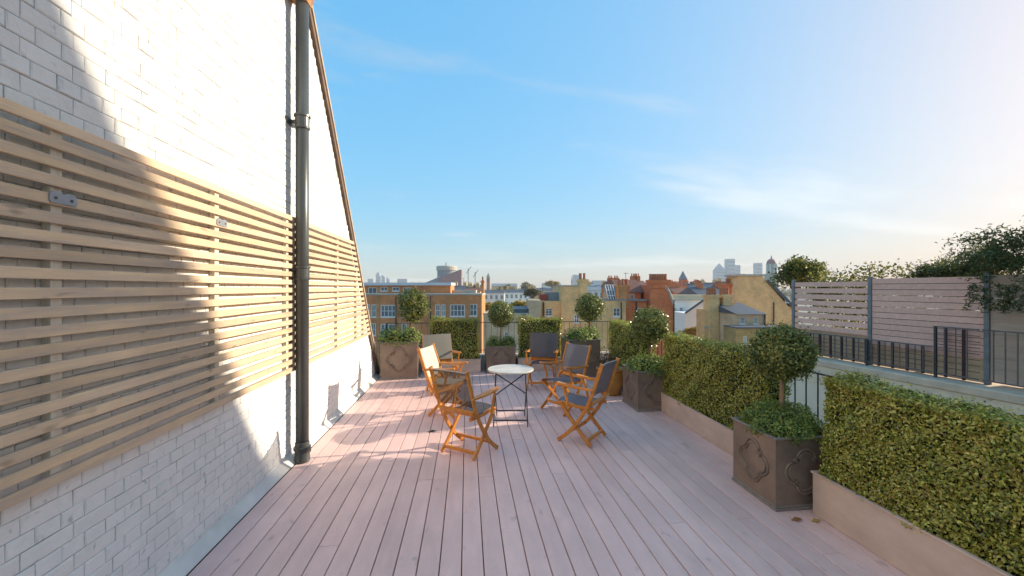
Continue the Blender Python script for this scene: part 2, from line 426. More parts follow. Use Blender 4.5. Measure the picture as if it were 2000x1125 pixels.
# --- the white gable wall: English-bond bricks proud of a painted joint bed
RAKE = [(2.895, 7.37), (4.909, 4.690), (5.481, 3.930), (6.528, 2.490), (7.683, 0.884), (8.41, -0.02)]
def rake_y(z):
    for (ya, za), (yb, zb) in zip(RAKE[:-1], RAKE[1:]):
        if zb <= z <= za: return ya + (yb - ya) * (za - z) / (za - zb)
    return RAKE[-1][0] if z < 0 else RAKE[0][0]
WY0 = -2.6; WTOP = 6.2
wall = thing('gable_wall', 'tall white painted brick gable wall with sloping dark edge left of the deck', 'wall', (WALL_X, 0, 0))
poly = [(WY0, -0.3), (8.65, -0.3)] + [(rake_y(z), z) for z in (-0.02, 0.884, 2.490, 3.930, 4.690, WTOP)] + [(WY0, WTOP)]
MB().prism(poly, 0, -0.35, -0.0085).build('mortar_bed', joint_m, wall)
BH, GAP = 0.0740, 0.0040
variants = {}
def brick_variants(L):
    if L in variants: return variants[L]
    out = []
    for k in range(7):
        j = lambda s=0.0012: random.uniform(-s, s)
        y1, z1 = L - GAP, BH - GAP * 0.8
        e = 0.0055
        vs = []
        for (yy, zz) in ((0, 0), (y1, 0), (y1, z1), (0, z1)):
            vs.append((-0.009, yy + j(), zz + j()))
        for (yy, zz) in ((0, 0), (y1, 0), (y1, z1), (0, z1)):
            vs.append((-0.0035 + j(), yy + j(), zz + j()))
        for (yy, zz) in ((e, e), (y1 - e, e), (y1 - e, z1 - e), (e, z1 - e)):
            vs.append((j(0.0028), yy + j(0.002), zz + j(0.002)))
        fs = [(i, (i + 1) % 4, 4 + (i + 1) % 4, 4 + i) for i in range(4)] + [(4 + i, 4 + (i + 1) % 4, 8 + (i + 1) % 4, 8 + i) for i in range(4)] + [(8, 9, 10, 11)]
        out.append((vs, fs, MB().add(vs, fs).mesh('brick', white_brick)))
    variants[L] = out
    return out
bricks = []
c = 0; z = 0.02
while z < WTOP - 0.1:
    L = 0.2220 if c % 2 == 0 else 0.1110
    y = WY0 + (0.0 if c % 2 == 0 else 0.0555) + random.uniform(-0.012, 0.012)
    while True:
        ylim = rake_y(z + BH) - 0.02
        if y + L > ylim:
            if ylim - y > 0.04: bricks.append((y, z, ylim - y, True))
            break
        bricks.append((y, z, L, False)); y += L
    z += BH; c += 1
def frame_xy(x, y, zz):
    Xc = x * math.cos(PSI) - y * math.sin(PSI); Zc = x * math.sin(PSI) + y * math.cos(PSI)
    return (Xc / Zc, (zz - EYE) / Zc) if Zc > 0.1 else (99, 99)
def in_view(b):
    u, v = frame_xy(WALL_X, b[0] + b[2] / 2, b[1] + 0.04)
    return abs(u) < 1.27 and abs(v) < 0.72 and not b[3] and not (0.95 < b[1] < 2.40)
order = sorted([b for b in bricks if in_view(b)], key=lambda b: (b[0] ** 2 + (b[1] - EYE) ** 2) / (b[2] ** 0.5))
single = set(order[:300])
rest = MB()
for b in bricks:
    y, z, L, cut = b
    vs, fs, me = random.choice(brick_variants(L if not cut else round(L, 4)))
    if b in single:
        o = link('brick', me, wall); o.location = (random.uniform(-0.001, 0.0015), y, z)
    else:
        dx = random.uniform(-0.001, 0.0015)
        rest.add([(p[0] + dx, p[1] + y, p[2] + z) for p in vs], fs)
rest.build('brickwork', white_brick, wall, kind='stuff')
# sloping verge: dark tile undercloak with a pale mortar fillet outside
edge = [(rake_y(z), z) for z in (WTOP, 4.690, 3.930, 2.490, 0.884, 0.0)]
def offset(pts, d):
    out = []
    for i, p in enumerate(pts):
        a = pts[max(i - 1, 0)]; b = pts[min(i + 1, len(pts) - 1)]
        tx, tz = b[0] - a[0], b[1] - a[1]; l = math.hypot(tx, tz)
        out.append((p[0] - tz / l * d, p[1] + tx / l * d))
    return out
MB().prism(edge + offset(edge, 0.065)[::-1], 0, -0.37, 0.030).build('verge_tile', verge_m, wall)
MB().prism(offset(edge, 0.066) + offset(edge, 0.105)[::-1], 0, -0.40, 0.045).build('verge_fillet', fillet_m, wall)
# sloped white upstand between wall and deck
MB().prism([(WALL_X + 0.001, 0.001), (DX0 - 0.004, 0.001), (DX0 - 0.012, 0.012), (WALL_X + 0.02, 0.060), (WALL_X + 0.001, 0.075)], 1, WY0, 8.3).build('skirting', render_white)['kind'] = 'structure'

# ================================================================== SLATTED SCREEN ON THE WALL
SCX = -1.717
screen = thing('slatted_screen', 'long timber screen of horizontal slats fixed to the white brick wall', 'screen', (SCX, 0, 0))
NS = 20; ZT, ZB = 2.460, 0.920
step = (ZT - ZB) / (NS - 0.415)
for i in range(NS):
    zt = ZT - i * step; zb = zt - step * 0.585
    y1 = rake_y(zt) - 0.05
    w = 0.0030
    m_ = MB(); nseg = 7
    ys = [WY0 + 0.1 + (y1 - WY0 - 0.1) * k / nseg for k in range(nseg + 1)]
    offs = [random.uniform(-w, w) for _ in ys]
    vs = []; fs = []
    for yy, o_ in zip(ys, offs):
        vs += [(-0.020, yy, zb + o_), (0, yy, zb + o_), (0, yy, zt + o_), (-0.020, yy, zt + o_)]
    for k in range(nseg):
        for q in range(4): fs.append((k * 4 + q, k * 4 + (q + 1) % 4, k * 4 + 4 + (q + 1) % 4, k * 4 + 4 + q))
    fs += [(0, 1, 2, 3), tuple(nseg * 4 + q for q in (3, 2, 1, 0))]
    m_.add(vs, fs).build('slat', slat_m, screen, bevel=0.002)
for y in (0.55, 1.945, 3.07, 4.20, 4.40, 5.77, 6.74, 7.19):
    zt = min(ZT - 0.01, [z for z in np.arange(0.9, 2.5, 0.02) if rake_y(z) > y + 0.08][-1])
    MB().box(-0.0555, -0.0205, y - 0.024, y + 0.024, ZB + 0.005, zt).build('batten', post_m, screen)
for y, k in ((1.95, 4), (3.09, 3)):
    zc_ = ZT - k * step - step * 0.22
    pts = [(y - 0.055, zc_ - 0.022), (y + 0.055, zc_ - 0.022), (y + 0.062, zc_ - 0.008), (y + 0.060, zc_ + 0.016), (y + 0.045, zc_ + 0.028),
           (y + 0.016, zc_ + 0.028), (y, zc_ + 0.020), (y - 0.016, zc_ + 0.028), (y - 0.045, zc_ + 0.028), (y - 0.060, zc_ + 0.016), (y - 0.062, zc_ - 0.008)]
    br = MB().prism(pts, 0, 0.0005, 0.005).build('bracket', zinc_m, screen, label='grey metal fixing plate')
    for dy in (-0.035, 0.035):
        MB().tube([(0.004, y + dy, zc_), (0.0075, y + dy, zc_)], 0.006, 8).build('screw', iron_m, br)

# ================================================================== DOWNPIPE
pipe = thing('downpipe', 'dark grey cast iron downpipe standing against the slatted wall', 'pipe', (-1.650, 4.335, 0))
PR = 0.061
MB().tube([(0, 0, 0.16), (0, 0, 4.62)], PR, 20).build('shaft', pipe_m, pipe, smooth=True)
def collar(zz, sp):
    o = MB().lathe([(PR + 0.001, -0.07), (PR + 0.010, -0.068), (PR + 0.012, -0.05), (PR + 0.006, -0.045), (PR + 0.006, 0.045), (PR + 0.016, 0.05), (PR + 0.016, 0.068), (PR + 0.001, 0.07)], 20, (0, 0, zz)).build('collar', pipe_m, pipe)
    e = MB(); e.box(-0.122, -PR + 0.01, -0.012, 0.012, zz - 0.02, zz + 0.02); e.box(-0.124, -0.108, -0.085, 0.085, zz - 0.03, zz + 0.03)
    e.build('ear_bracket', pipe_m, o)
collar(3.42, 1); collar(1.90, 1)
MB().lathe([(PR + 0.004, 0.005), (PR + 0.012, 0.02), (PR + 0.008, 0.10), (PR + 0.010, 0.12), (PR + 0.020, 0.125), (PR + 0.020, 0.155), (PR + 0.006, 0.16), (PR + 0.006, 0.20), (PR + 0.001, 0.205)], 20).build('foot', pipe_m, pipe)
MB().tube([(0.02, 0.05, 0.085), (0.03, 0.086, 0.085)], 0.03, 12).build('clean_out_cap', pipe_m, pipe)
hp = MB()
hp.add([(-0.15, -0.10, 4.70), (0.075, -0.10, 4.70), (0.075, 0.10, 4.70), (-0.15, 0.10, 4.70), (-0.15, -0.16, 5.05), (0.14, -0.16, 5.05), (0.14, 0.16, 5.05), (-0.15, 0.16, 5.05),
        (-0.07, -0.065, 4.615), (0.065, -0.065, 4.615), (0.065, 0.065, 4.615), (-0.07, 0.065, 4.615)],
       [(0, 1, 5, 4), (1, 2, 6, 5), (2, 3, 7, 6), (3, 0, 4, 7), (4, 5, 6, 7), (8, 9, 1, 0), (9, 10, 2, 1), (10, 11, 3, 2), (11, 8, 0, 3), (8, 11, 10, 9)])
hp.build('hopper_head', hopper_m, pipe, label='rust brown hopper head at the top of the pipe')

# ================================================================== FAR END AND RIGHT EDGE OF THE TERRACE
up = thing('parapet_kerb', 'low white kerb behind the planters at the far end of the deck', 'kerb', (0, 9.0, 0))
MB().box(-1.75, 3.6, -0.12, 0.12, -0.3, 0.26).build('kerb_body', render_white, up, bevel=0.01)
MB().box(-1.76, 3.61, -0.14, 0.14, 0.261, 0.295).build('kerb_cap', coping_m, up, bevel=0.006)
kr = thing('edge_kerb', 'low white kerb behind the right hand hedge troughs', 'kerb', (3.42, 0, 0))
MB().box(-0.09, 0.09, -2.5, 8.87, -0.3, 0.14).build('kerb_body', render_white, kr, bevel=0.01)

def railing(name, label, p, q, z0, z1, spacing=0.115, post_every=1.5, rr=0.006, group=None, mt=iron_m, pr=0.018):
    d = Vector((q[0] - p[0], q[1] - p[1], 0)); L = d.length; rz = math.atan2(d.y, d.x)
    t = thing(name, label, 'railing', (p[0], p[1], z0), rz, group)
    h = z1 - z0
    MB().box(0, L, -0.012, 0.012, h - 0.014, h).build('top_rail', mt, t)
    MB().box(0, L, -0.009, 0.009, 0.09, 0.10).build('bottom_rail', mt, t)
    n = max(1, round(L / post_every))
    pm = MB().box(-pr, pr, -pr, pr, 0, h - 0.015).mesh('post', mt)
    for k in range(n + 1):
        o = link('post', pm, t); o.location = (min(max(L * k / n, 0.02), L - 0.02), 0, 0)
    bm_ = MB().tube([(0, 0, 0.101), (0, 0, h - 0.015)], rr, 6).mesh('baluster', mt)
    nbal = int(L / spacing)
    for k in range(1, nbal):
        x = L * k / nbal
        if min(abs(x - L * j / n) for j in range(n + 1)) < pr + 0.012: continue
        o = link('baluster', bm_, t); o.location = (x, 0, 0)
    return t
railing('railing', 'thin black railing on the kerb at the far end of the deck', (-1.72, 9.0), (3.42, 9.0), 0.295, 1.00, rr=0.004, spacing=0.125)
railing('railing', 'black railing behind the hedges on the right of the deck', (3.42, -2.4), (3.42, 8.88), 0.14, 0.92, post_every=1.13, pr=0.02, rr=0.007, spacing=0.14)

# own building below the terrace
own = thing('terrace_building', 'building below the deck that carries the roof terrace', 'building', (0, 0, GROUND))
yb = brick_mat('yellow_stock', (0.40, 0.285, 0.15), (0.32, 0.22, 0.115), (0.34, 0.29, 0.21))
MB().box(-2.6, 3.51, -6, 9.12, 0.0, -GROUND - 0.31).build('wall', yb, own)

# ------------------------------------------------------------------ planters
def quatrefoil(s):
    """Barbed quatrefoil outline in a square of half-size s (x,z)."""
    pts = []
    d, r = 0.46 * s, 0.40 * s
    for k in range(4):
        a0 = k * math.pi / 2
        cx_, cz_ = d * math.cos(a0), d * math.sin(a0)
        for j in range(9):
            a = a0 + (-1 + 2 * j / 8) * R(84)
            pts.append((cx_ + r * math.cos(a), cz_ + r * math.sin(a)))
        a1 = a0 + math.pi / 4
        pts += [(0.60 * s * math.cos(a1 - 0.19), 0.60 * s * math.sin(a1 - 0.19)), (0.70 * s * math.cos(a1), 0.70 * s * math.sin(a1)),
                (0.60 * s * math.cos(a1 + 0.19), 0.60 * s * math.sin(a1 + 0.19))]
    return pts
def planter(label, x, y, w, h, rz=0):
    t = thing('square_planter', label, 'planter', (x, y, 0.001), rz, 'square lead planters around the deck')
    a = w / 2
    m_ = MB()
    o, i = a, a - 0.02
    vs = [(-o, -o, 0.04), (o, -o, 0.04), (o, o, 0.04), (-o, o, 0.04), (-o, -o, h), (o, -o, h), (o, o, h), (-o, o, h),
          (-i, -i, h), (i, -i, h), (i, i, h), (-i, i, h), (-i, -i, h - 0.08), (i, -i, h - 0.08), (i, i, h - 0.08), (-i, i, h - 0.08)]
    fs = [(0, 3, 2, 1)] + [(k, (k + 1) % 4, 4 + (k + 1) % 4, 4 + k) for k in range(4)] + [(4 + k, 4 + (k + 1) % 4, 8 + (k + 1) % 4, 8 + k) for k in range(4)] + [(8 + k, 8 + (k + 1) % 4, 12 + (k + 1) % 4, 12 + k) for k in range(4)]
    m_.add(vs, fs).build('box', lead_m, t)
    rm = MB()
    for (x0, x1, y0, y1) in ((-o - 0.014, o + 0.014, -o - 0.014, -o + 0.018), (-o - 0.014, o + 0.014, o - 0.018, o + 0.014), (-o - 0.014, -o + 0.018, -o + 0.018, o - 0.018), (o - 0.018, o + 0.014, -o + 0.018, o - 0.018)):
        rm.box(x0, x1, y0, y1, h + 0.0005, h + 0.018)
    rm.build('rim', lead_rim_m, t, bevel=0.004)
    b = MB()
    b.box(-o - 0.012, o + 0.012, -o - 0.012, o + 0.012, 0, 0.022); b.box(-o - 0.006, o + 0.006, -o - 0.006, o + 0.006, 0.0225, 0.039)
    b.build('base_moulding', lead_rim_m, t, bevel=0.004)
    q1 = quatrefoil(0.40 * w); q2 = quatrefoil(0.335 * w)
    mq = MB()
    zc_ = h * 0.5 + 0.02
    mq.tube([(p[0], -o - 0.002, zc_ + p[1]) for p in q1], 0.011, 6, True, squash=(0, 1, 0))
    mq.tube([(p[0], -o - 0.001, zc_ + p[1]) for p in q2], 0.0085, 6, True, squash=(0, 1, 0))
    me = mq.mesh('quatrefoil', lead_m, smooth=True)
    for k in range(4):
        e = link('quatrefoil', me, t); e.rotation_euler = (0, 0, k * math.pi / 2)
    MB().box(-i + 0.001, i - 0.001, -i + 0.001, i - 0.001, h - 0.09, h - 0.035).build('soil', soil_m, t)
    return t
planter('weathered square planter at the far left, beside the foot of the white wall', -1.295, 8.40, 0.70, 0.70)
planter('square planter at the far end between the two far hedges', 0.70, 8.72, 0.60, 0.53)
planter('tall dark square planter in the far right corner behind the chairs', 2.30, 8.165, 0.64, 0.715)
planter('dark square planter on the right beside the ochre pot', 2.685, 5.84, 0.565, 0.55)
planter('nearest square planter with quatrefoil panels, on the right of the deck', 2.665, 3.225, 0.515, 0.555)

def topiary(label, x, y, zbase, zc_, r, leaf, n, m, lean=(0, 0), tr=0.022, rz=None):
    t = thing('topiary_tree', label, 'topiary', (x, y, zbase), 0, 'clipped ball trees in planters')
    cz = zc_ - zbase
    top = (lean[0], lean[1], cz - r * 0.3)
    pts = [(lean[0] * k / 6 * 1.0 + 0.006 * math.sin(k * 2.1), lean[1] * k / 6 + 0.005 * math.cos(k * 1.7), (cz - r * 0.3) * k / 6 - 0.03) for k in range(7)]
    tk = MB().tube(pts, [tr * (1.25 - 0.07 * k) for k in range(7)], 10).build('trunk', bark_m, t, smooth=True)
    lm = MB()
    for k in range(7):
        a = k * 0.9; e = (top[0] + math.cos(a) * r * 0.7, top[1] + math.sin(a) * r * 0.7, cz + r * random.uniform(-0.2, 0.6))
        lm.tube([top, e], [tr * 0.5, tr * 0.15], 5)
    lm.build('limb', bark_m, tk)
    rr = (r, r, (rz or r))
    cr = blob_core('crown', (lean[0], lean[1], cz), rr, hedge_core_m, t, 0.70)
    P, N = ball_points((lean[0], lean[1], cz), rr, n, 0.70, 1.05, m)
    Q, M = ball_points((lean[0], lean[1], cz), rr, n // 14, 1.0, 1.22, m)      # stray shoots
    P, N = np.concatenate([P, Q]), np.concatenate([N, M])
    leaves('leaves', P, N, leaf, LEAF_BAY, cr, 0.75, 0.46)
    return t
def mound(label, x, y, zb, r, leaf, n, name='box_bush', m=None):
    t = thing(name, label, 'shrub', (x, y, zb), 0, 'low shrubs planted round the tree stems')
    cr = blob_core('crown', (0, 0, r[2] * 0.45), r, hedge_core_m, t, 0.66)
    P, N = ball_points((0, 0, r[2] * 0.45), r, n, 0.62, 1.08, 0.13)
    k = P[:, 2] > -0.02
    leaves('leaves', P[k], N[k] + np.array([0, 0, 0.3]), leaf, m or LEAF_BOX, cr, 0.7, 0.48)
    return t
topiary('leaning loose ball tree in the far left planter', -1.20, 8.42, 0.64, 1.395, 0.275, 0.046, 4600, 0.17, lean=(0.13, 0.0), tr=0.018, rz=0.31)
topiary('small clipped ball tree in the planter between the far hedges', 0.72, 8.74, 0.47, 1.19, 0.265, 0.038, 4200, 0.07, tr=0.018)
topiary('clipped ball tree rising from the far right corner planter', 2.52, 8.23, 0.65, 1.345, 0.275, 0.040, 4600, 0.11, tr=0.018)
topiary('clipped ball tree in the planter next to the ochre pot', 2.72, 5.86, 0.49, 1.185, 0.255, 0.036, 6500, 0.08, tr=0.02)
topiary('large clipped ball tree in the nearest planter on the right', 2.675, 3.23, 0.49, 1.20, 0.228, 0.028, 11000, 0.09, tr=0.017, rz=0.222)
mound('left bright box bush in the far left planter', -1.45, 8.22, 0.66, (0.255, 0.25, 0.22), 0.036, 2000)
mound('right bright box bush in the far left planter', -1.11, 8.22, 0.66, (0.225, 0.23, 0.22), 0.036, 1800)
mound('left green bush in the planter between the far hedges', 0.555, 8.56, 0.49, (0.165, 0.17, 0.17), 0.034, 1300)
mound('right green bush in the planter between the far hedges', 0.86, 8.56, 0.49, (0.17, 0.17, 0.18), 0.034, 1300)
mound('sunlit box bush in the far right corner planter, left of the stem', 2.20, 8.02, 0.68, (0.27, 0.22, 0.19), 0.036, 2000)
mound('box bush in the far right corner planter, right of the stem', 2.50, 8.24, 0.68, (0.22, 0.26, 0.20), 0.036, 1700)
mound('bright low box bush filling the planter beside the ochre pot', 2.685, 5.80, 0.52, (0.32, 0.31, 0.17), 0.034, 3400)
mound('green box bush spilling over the rim of the nearest planter', 2.67, 3.22, 0.52, (0.285, 0.30, 0.165), 0.024, 10000)

# ------------------------------------------------------------------ hedges in troughs
def hedge(label, tlabel, x0, x1, y0, y1, ht, hz, leaf, n, inset=0.04):
    t = thing('planting_trough', tlabel, 'trough', ((x0 + x1) / 2, (y0 + y1) / 2, 0.001), 0, 'long lead troughs around the deck')
    a, b = (x1 - x0) / 2, (y1 - y0) / 2
    o, i = (a, b), (a - 0.025, b - 0.025)
    vs = []
    for (p, q, zz) in ((o[0], o[1], 0.0), (o[0], o[1], ht), (i[0], i[1], ht), (i[0], i[1], ht - 0.06)):
        vs += [(-p, -q, zz), (p, -q, zz), (p, q, zz), (-p, q, zz)]
    fs = [(0, 3, 2, 1)]
    for l_ in range(3): fs += [(l_ * 4 + k, l_ * 4 + (k + 1) % 4, l_ * 4 + 4 + (k + 1) % 4, l_ * 4 + 4 + k) for k in range(4)]
    MB().add(vs, fs).build('box', trough_m, t, bevel=0.004)
    rm = MB()
    for (p0, p1, q0, q1) in ((-a - 0.01, a + 0.01, -b - 0.01, -b + 0.02), (-a - 0.01, a + 0.01, b - 0.02, b + 0.01), (-a - 0.01, -a + 0.02, -b + 0.02, b - 0.02), (a - 0.02, a + 0.01, -b + 0.02, b - 0.02)):
        rm.box(p0, p1, q0, q1, ht + 0.0005, ht + 0.014)
    rm.build('rim', trough_m, t, bevel=0.003)
    MB().box(-i[0] + 0.001, i[0] - 0.001, -i[1] + 0.001, i[1] - 0.001, ht - 0.07, ht - 0.02).build('soil', soil_m, t)
    # the hedge itself, standing in the trough
    hh = hz - ht + 0.03
    h = thing('clipped_hedge', label, 'hedge', ((x0 + x1) / 2, (y0 + y1) / 2, ht - 0.018), 0, 'clipped box hedges in troughs')
    A, B = a - inset, b - inset
    cm = bmesh.new(); bmesh.ops.create_cube(cm, size=1)
    bmesh.ops.subdivide_edges(cm, edges=cm.edges[:], cuts=8, use_grid_fill=True)
    for v in cm.verts:
        k = 0.010 * math.sin(v.co.x * 31 + v.co.z * 17) * math.sin(v.co.y * 40 + v.co.z * 23)
        v.co = Vector((v.co.x * 2 * (A - 0.045) + k, v.co.y * 2 * (B - 0.045) + k, (v.co.z + 0.5) * (hh - 0.045) + k))
    me = bpy.data.meshes.new('twig_core'); cm.to_mesh(me); cm.free(); me.materials.append(hedge_core_m)
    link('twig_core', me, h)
    # leaves over the five open faces, weighted by area
    faces = [(-1, 0, 2 * B * hh), (1, 0, 2 * B * hh * 0.5), (-1, 1, 2 * A * hh), (1, 1, 2 * A * hh), (1, 2, 4 * A * B * 1.2)]
    tot = sum(f[2] for f in faces); Ps = []; Ns = []
    for s, ax, ar in faces:
        k = int(n * ar / tot)
        u = rng.uniform(-1, 1, k); v = rng.uniform(0, 1, k); dep = rng.beta(1.2, 2.2, k) * 0.06
        if ax == 0: p = np.stack([np.full(k, s * A), u * B, v * hh], 1)
        elif ax == 1: p = np.stack([u * A, np.full(k, s * B), v * hh], 1)
        else: p = np.stack([u * A, (v * 2 - 1) * B, np.full(k, hh)], 1)
        nn = np.zeros((k, 3)); nn[:, ax] = s
        wob = 0.022 * np.sin(p[:, 0] * 5 + p[:, 1] * 3.1 + p[:, 2] * 4) + 0.014 * np.sin(p[:, 0] * 9 + p[:, 1] * 7 + p[:, 2] * 6) + 0.012 * np.sin(p[:, 1] * 19 + p[:, 2] * 23 + p[:, 0] * 13)
        stray = (rng.uniform(size=k) < 0.06) * rng.uniform(0, 0.045, k)
        p = p + nn * (wob - dep + 0.012 + stray)[:, None]
        if ax == 2: p[:, 2] += np.clip(rng.normal(0, 0.014, k), -0.02, 0.05)
        Ps.append(p); Ns.append(nn + np.array([0, 0, 0.25]))
    leaves('leaves', np.concatenate(Ps), np.concatenate(Ns), leaf, LEAF_HEDGE, h, 0.62, 0.5)
    return h
hedge('dark clipped hedge at the far end, left of the small ball tree', 'trough under the far left hedge', -0.78, 0.285, 8.50, 8.84, 0.27, 1.085, 0.030, 10000)
hedge('dark clipped hedge at the far end behind the charcoal chair', 'trough under the far hedge behind the charcoal chair', 1.06, 2.06, 8.52, 8.84, 0.27, 1.085, 0.030, 9000)
hedge('clipped hedge in the far right corner behind the ochre pot', 'trough behind the ochre pot under the corner hedge', 2.74, 3.08, 6.28, 7.88, 0.27, 1.10, 0.028, 15000)
hedge('middle clipped hedge on the right between the two square planters', 'grey trough on the right between the two square planters', 2.745, 3.085, 3.52, 5.63, 0.25, 1.085, 0.0235, 36000)
hedge('nearest and longest looking clipped hedge, at the right edge of the deck', 'nearest lead trough at the right edge of the deck', 2.665, 3.03, 0.45, 2.905, 0.315, 1.05, 0.0225, 62000)

# ochre pot with a straggly plant, blue pot behind
pt = thing('ochre_pot', 'rounded ochre glazed pot beside the dark planter on the right', 'pot', (2.36, 6.56, 0.001))
pt.scale = (1.1, 1.1, 1.03)
MB().lathe([(0.13, 0), (0.15, 0.012), (0.15, 0.03), (0.165, 0.07), (0.195, 0.16), (0.207, 0.25), (0.205, 0.32), (0.195, 0.365), (0.185, 0.385), (0.205, 0.392), (0.212, 0.405), (0.205, 0.42), (0.185, 0.42), (0.18, 0.37)], 32).build('body', pot_m, pt, smooth=True)
MB().lathe([(0.178, 0.365), (0.178, 0.372)], 24).build('soil', soil_m, pt)
pp = thing('straggly_shrub', 'straggly reddish green shrub growing in the ochre pot', 'shrub', (2.33, 6.62, 0.37))
st = MB()
tips = []
for k in range(16):
    a = k * 2.4; rr_ = 0.10 + 0.10 * random.random(); hz_ = 0.16 + 0.22 * random.random()
    e = (rr_ * math.cos(a), rr_ * math.sin(a), hz_); st.tube([(0.03 * math.cos(a), 0.03 * math.sin(a), 0.0), (e[0] * 0.6, e[1] * 0.6, hz_ * 0.6), e], [0.004, 0.003, 0.0015], 5); tips.append(e)
stem = st.build('stems', bark_m, pp)
P = np.concatenate([np.array(e) * rng.uniform(0.35, 1.05, 34)[:, None] + rng.normal(0, 0.03, (34, 3)) for e in tips])
leaves('leaves', P, P - np.array([0, 0, 0.05]), 0.042, leaf_mat('heather_leaf', [(0.05, 0.07, 0.02), (0.10, 0.12, 0.03), (0.20, 0.07, 0.03), (0.16, 0.15, 0.04)]), pp, 0.9, 0.4)
bp_ = thing('blue_pot', 'small dark blue pot peeping out behind the ochre pot', 'pot', (2.60, 6.42, 0.001))
MB().lathe([(0.07, 0), (0.09, 0.06), (0.10, 0.13), (0.095, 0.16), (0.085, 0.16), (0.08, 0.12)], 24).build('body', blue_m, bp_, smooth=True)

# ------------------------------------------------------------------ bistro table
tb = thing('bistro_table', 'round pale topped folding table with thin black legs amid the chairs', 'table', (0.57, 5.34, 0.001), -PSI)
tz = 0.695
MB().lathe([(0.285, tz - 0.022), (0.298, tz - 0.021), (0.301, tz - 0.012), (0.299, tz - 0.002), (0.294, tz), (0.288, tz - 0.001), (0.05, tz - 0.001)], 48).build('table_top', table_m, tb)
for sx in (-1, 1):
    for sy in (-1, 1):
        MB().tube([(sx * 0.19, -sy * 0.11, tz - 0.024), (sx * 0.205, sy * 0.02, 0.40), (sx * (0.215 if sy < 0 else 0.19), sy * 0.235, 0.006)], 0.0075, 6).build('leg', iron_m, tb)
MB().tube([(-0.19, 0.13, tz - 0.10), (0.19, -0.12, 0.40)], 0.0085, 6).build('cross_brace', iron_m, tb)
MB().tube([(0.21, 0.13, tz - 0.08), (-0.20, -0.13, 0.375)], 0.0085, 6).build('cross_brace', iron_m, tb)
MB().box(-0.212, 0.212, -0.205, -0.190, 0.070, 0.085).build('stretcher', iron_m, tb)
MB().box(-0.19, 0.19, 0.190, 0.205, 0.075, 0.09).build('stretcher', iron_m, tb)
MB().box(-0.20, 0.20, -0.012, 0.012, tz - 0.04, tz - 0.023).build('top_bar', iron_m, tb)

# ------------------------------------------------------------------ folding chairs
def spline(pts, n=10):
    out = []
    P_ = [pts[0]] + list(pts) + [pts[-1]]
    for i in range(1, len(P_) - 2):
        p0, p1, p2, p3 = P_[i - 1:i + 3]
        for k in range(n):
            t = k / n
            out.append(tuple(0.5 * (2 * p1[j] + (p2[j] - p0[j]) * t + (2 * p0[j] - 5 * p1[j] + 4 * p2[j] - p3[j]) * t * t + (3 * p1[j] - p0[j] - 3 * p2[j] + p3[j]) * t ** 3) for j in (0, 1)))
    out.append(tuple(pts[-1]))
    return out
def ribbon(path, th, y0, y1):
    """A plank of depth th sawn along a side-view curve, y0..y1 thick."""
    ths = th if isinstance(th, (list, tuple)) else [th] * len(path)
    n = len(path); L = []; Rr = []
    for i, p in enumerate(path):
        a = path[max(i - 1, 0)]; b = path[min(i + 1, n - 1)]
        tx, tz_ = b[0] - a[0], b[1] - a[1]; l = math.hypot(tx, tz_) or 1
        nx, nz = -tz_ / l * ths[i] / 2, tx / l * ths[i] / 2
        L.append((p[0] + nx, p[1] + nz)); Rr.append((p[0] - nx, p[1] - nz))
    m_ = MB(); vs = []
    for q in range(n):
        vs += [(L[q][0], y0, L[q][1]), (Rr[q][0], y0, Rr[q][1]), (Rr[q][0], y1, Rr[q][1]), (L[q][0], y1, L[q][1])]
    fs = []
    for q in range(n - 1):
        for k in range(4): fs.append((q * 4 + k, q * 4 + (k + 1) % 4, q * 4 + 4 + (k + 1) % 4, q * 4 + 4 + k))
    fs += [(0, 1, 2, 3), tuple((n - 1) * 4 + k for k in (3, 2, 1, 0))]
    return m_.add(vs, fs)
HW = 0.235
up_path = spline([(-0.335, 0.93), (-0.265, 0.72), (-0.185, 0.50), (-0.075, 0.30), (0.06, 0.13), (0.20, 0.015)], 5)
leg_path = spline([(0.185, 0.435), (0.10, 0.33), (0.0, 0.215), (-0.10, 0.10), (-0.19, 0.012)], 5)
CH = {}
def sling(pts, w, sag, nm):
    """Taut fabric between two side rails: pts side-view curve, slight hollow across."""
    path = spline(pts, 5); n = len(path); vs = []; fs = []; K = 6
    for i, p in enumerate(path):
        a = path[max(i - 1, 0)]; b = path[min(i + 1, n - 1)]
        tx, tz_ = b[0] - a[0], b[1] - a[1]; l = math.hypot(tx, tz_)
        for k in range(K + 1):
            y = -w + 2 * w * k / K; s_ = sag * (1 - (y / w) ** 2)
            vs.append((p[0] + tz_ / l * s_ * -1, y, p[1] + tx / l * s_))
    for i in range(n - 1):
        for k in range(K): fs.append((i * (K + 1) + k, i * (K + 1) + k + 1, (i + 1) * (K + 1) + k + 1, (i + 1) * (K + 1) + k))
    return MB().add(vs, fs)
def seam_tube(x, z_, w, dx):
    return MB().tube([(x + dx * (1 - (k / 3 - 1) ** 2), -w + 2 * w * k / 6, z_) for k in range(7)], 0.0055, 6)
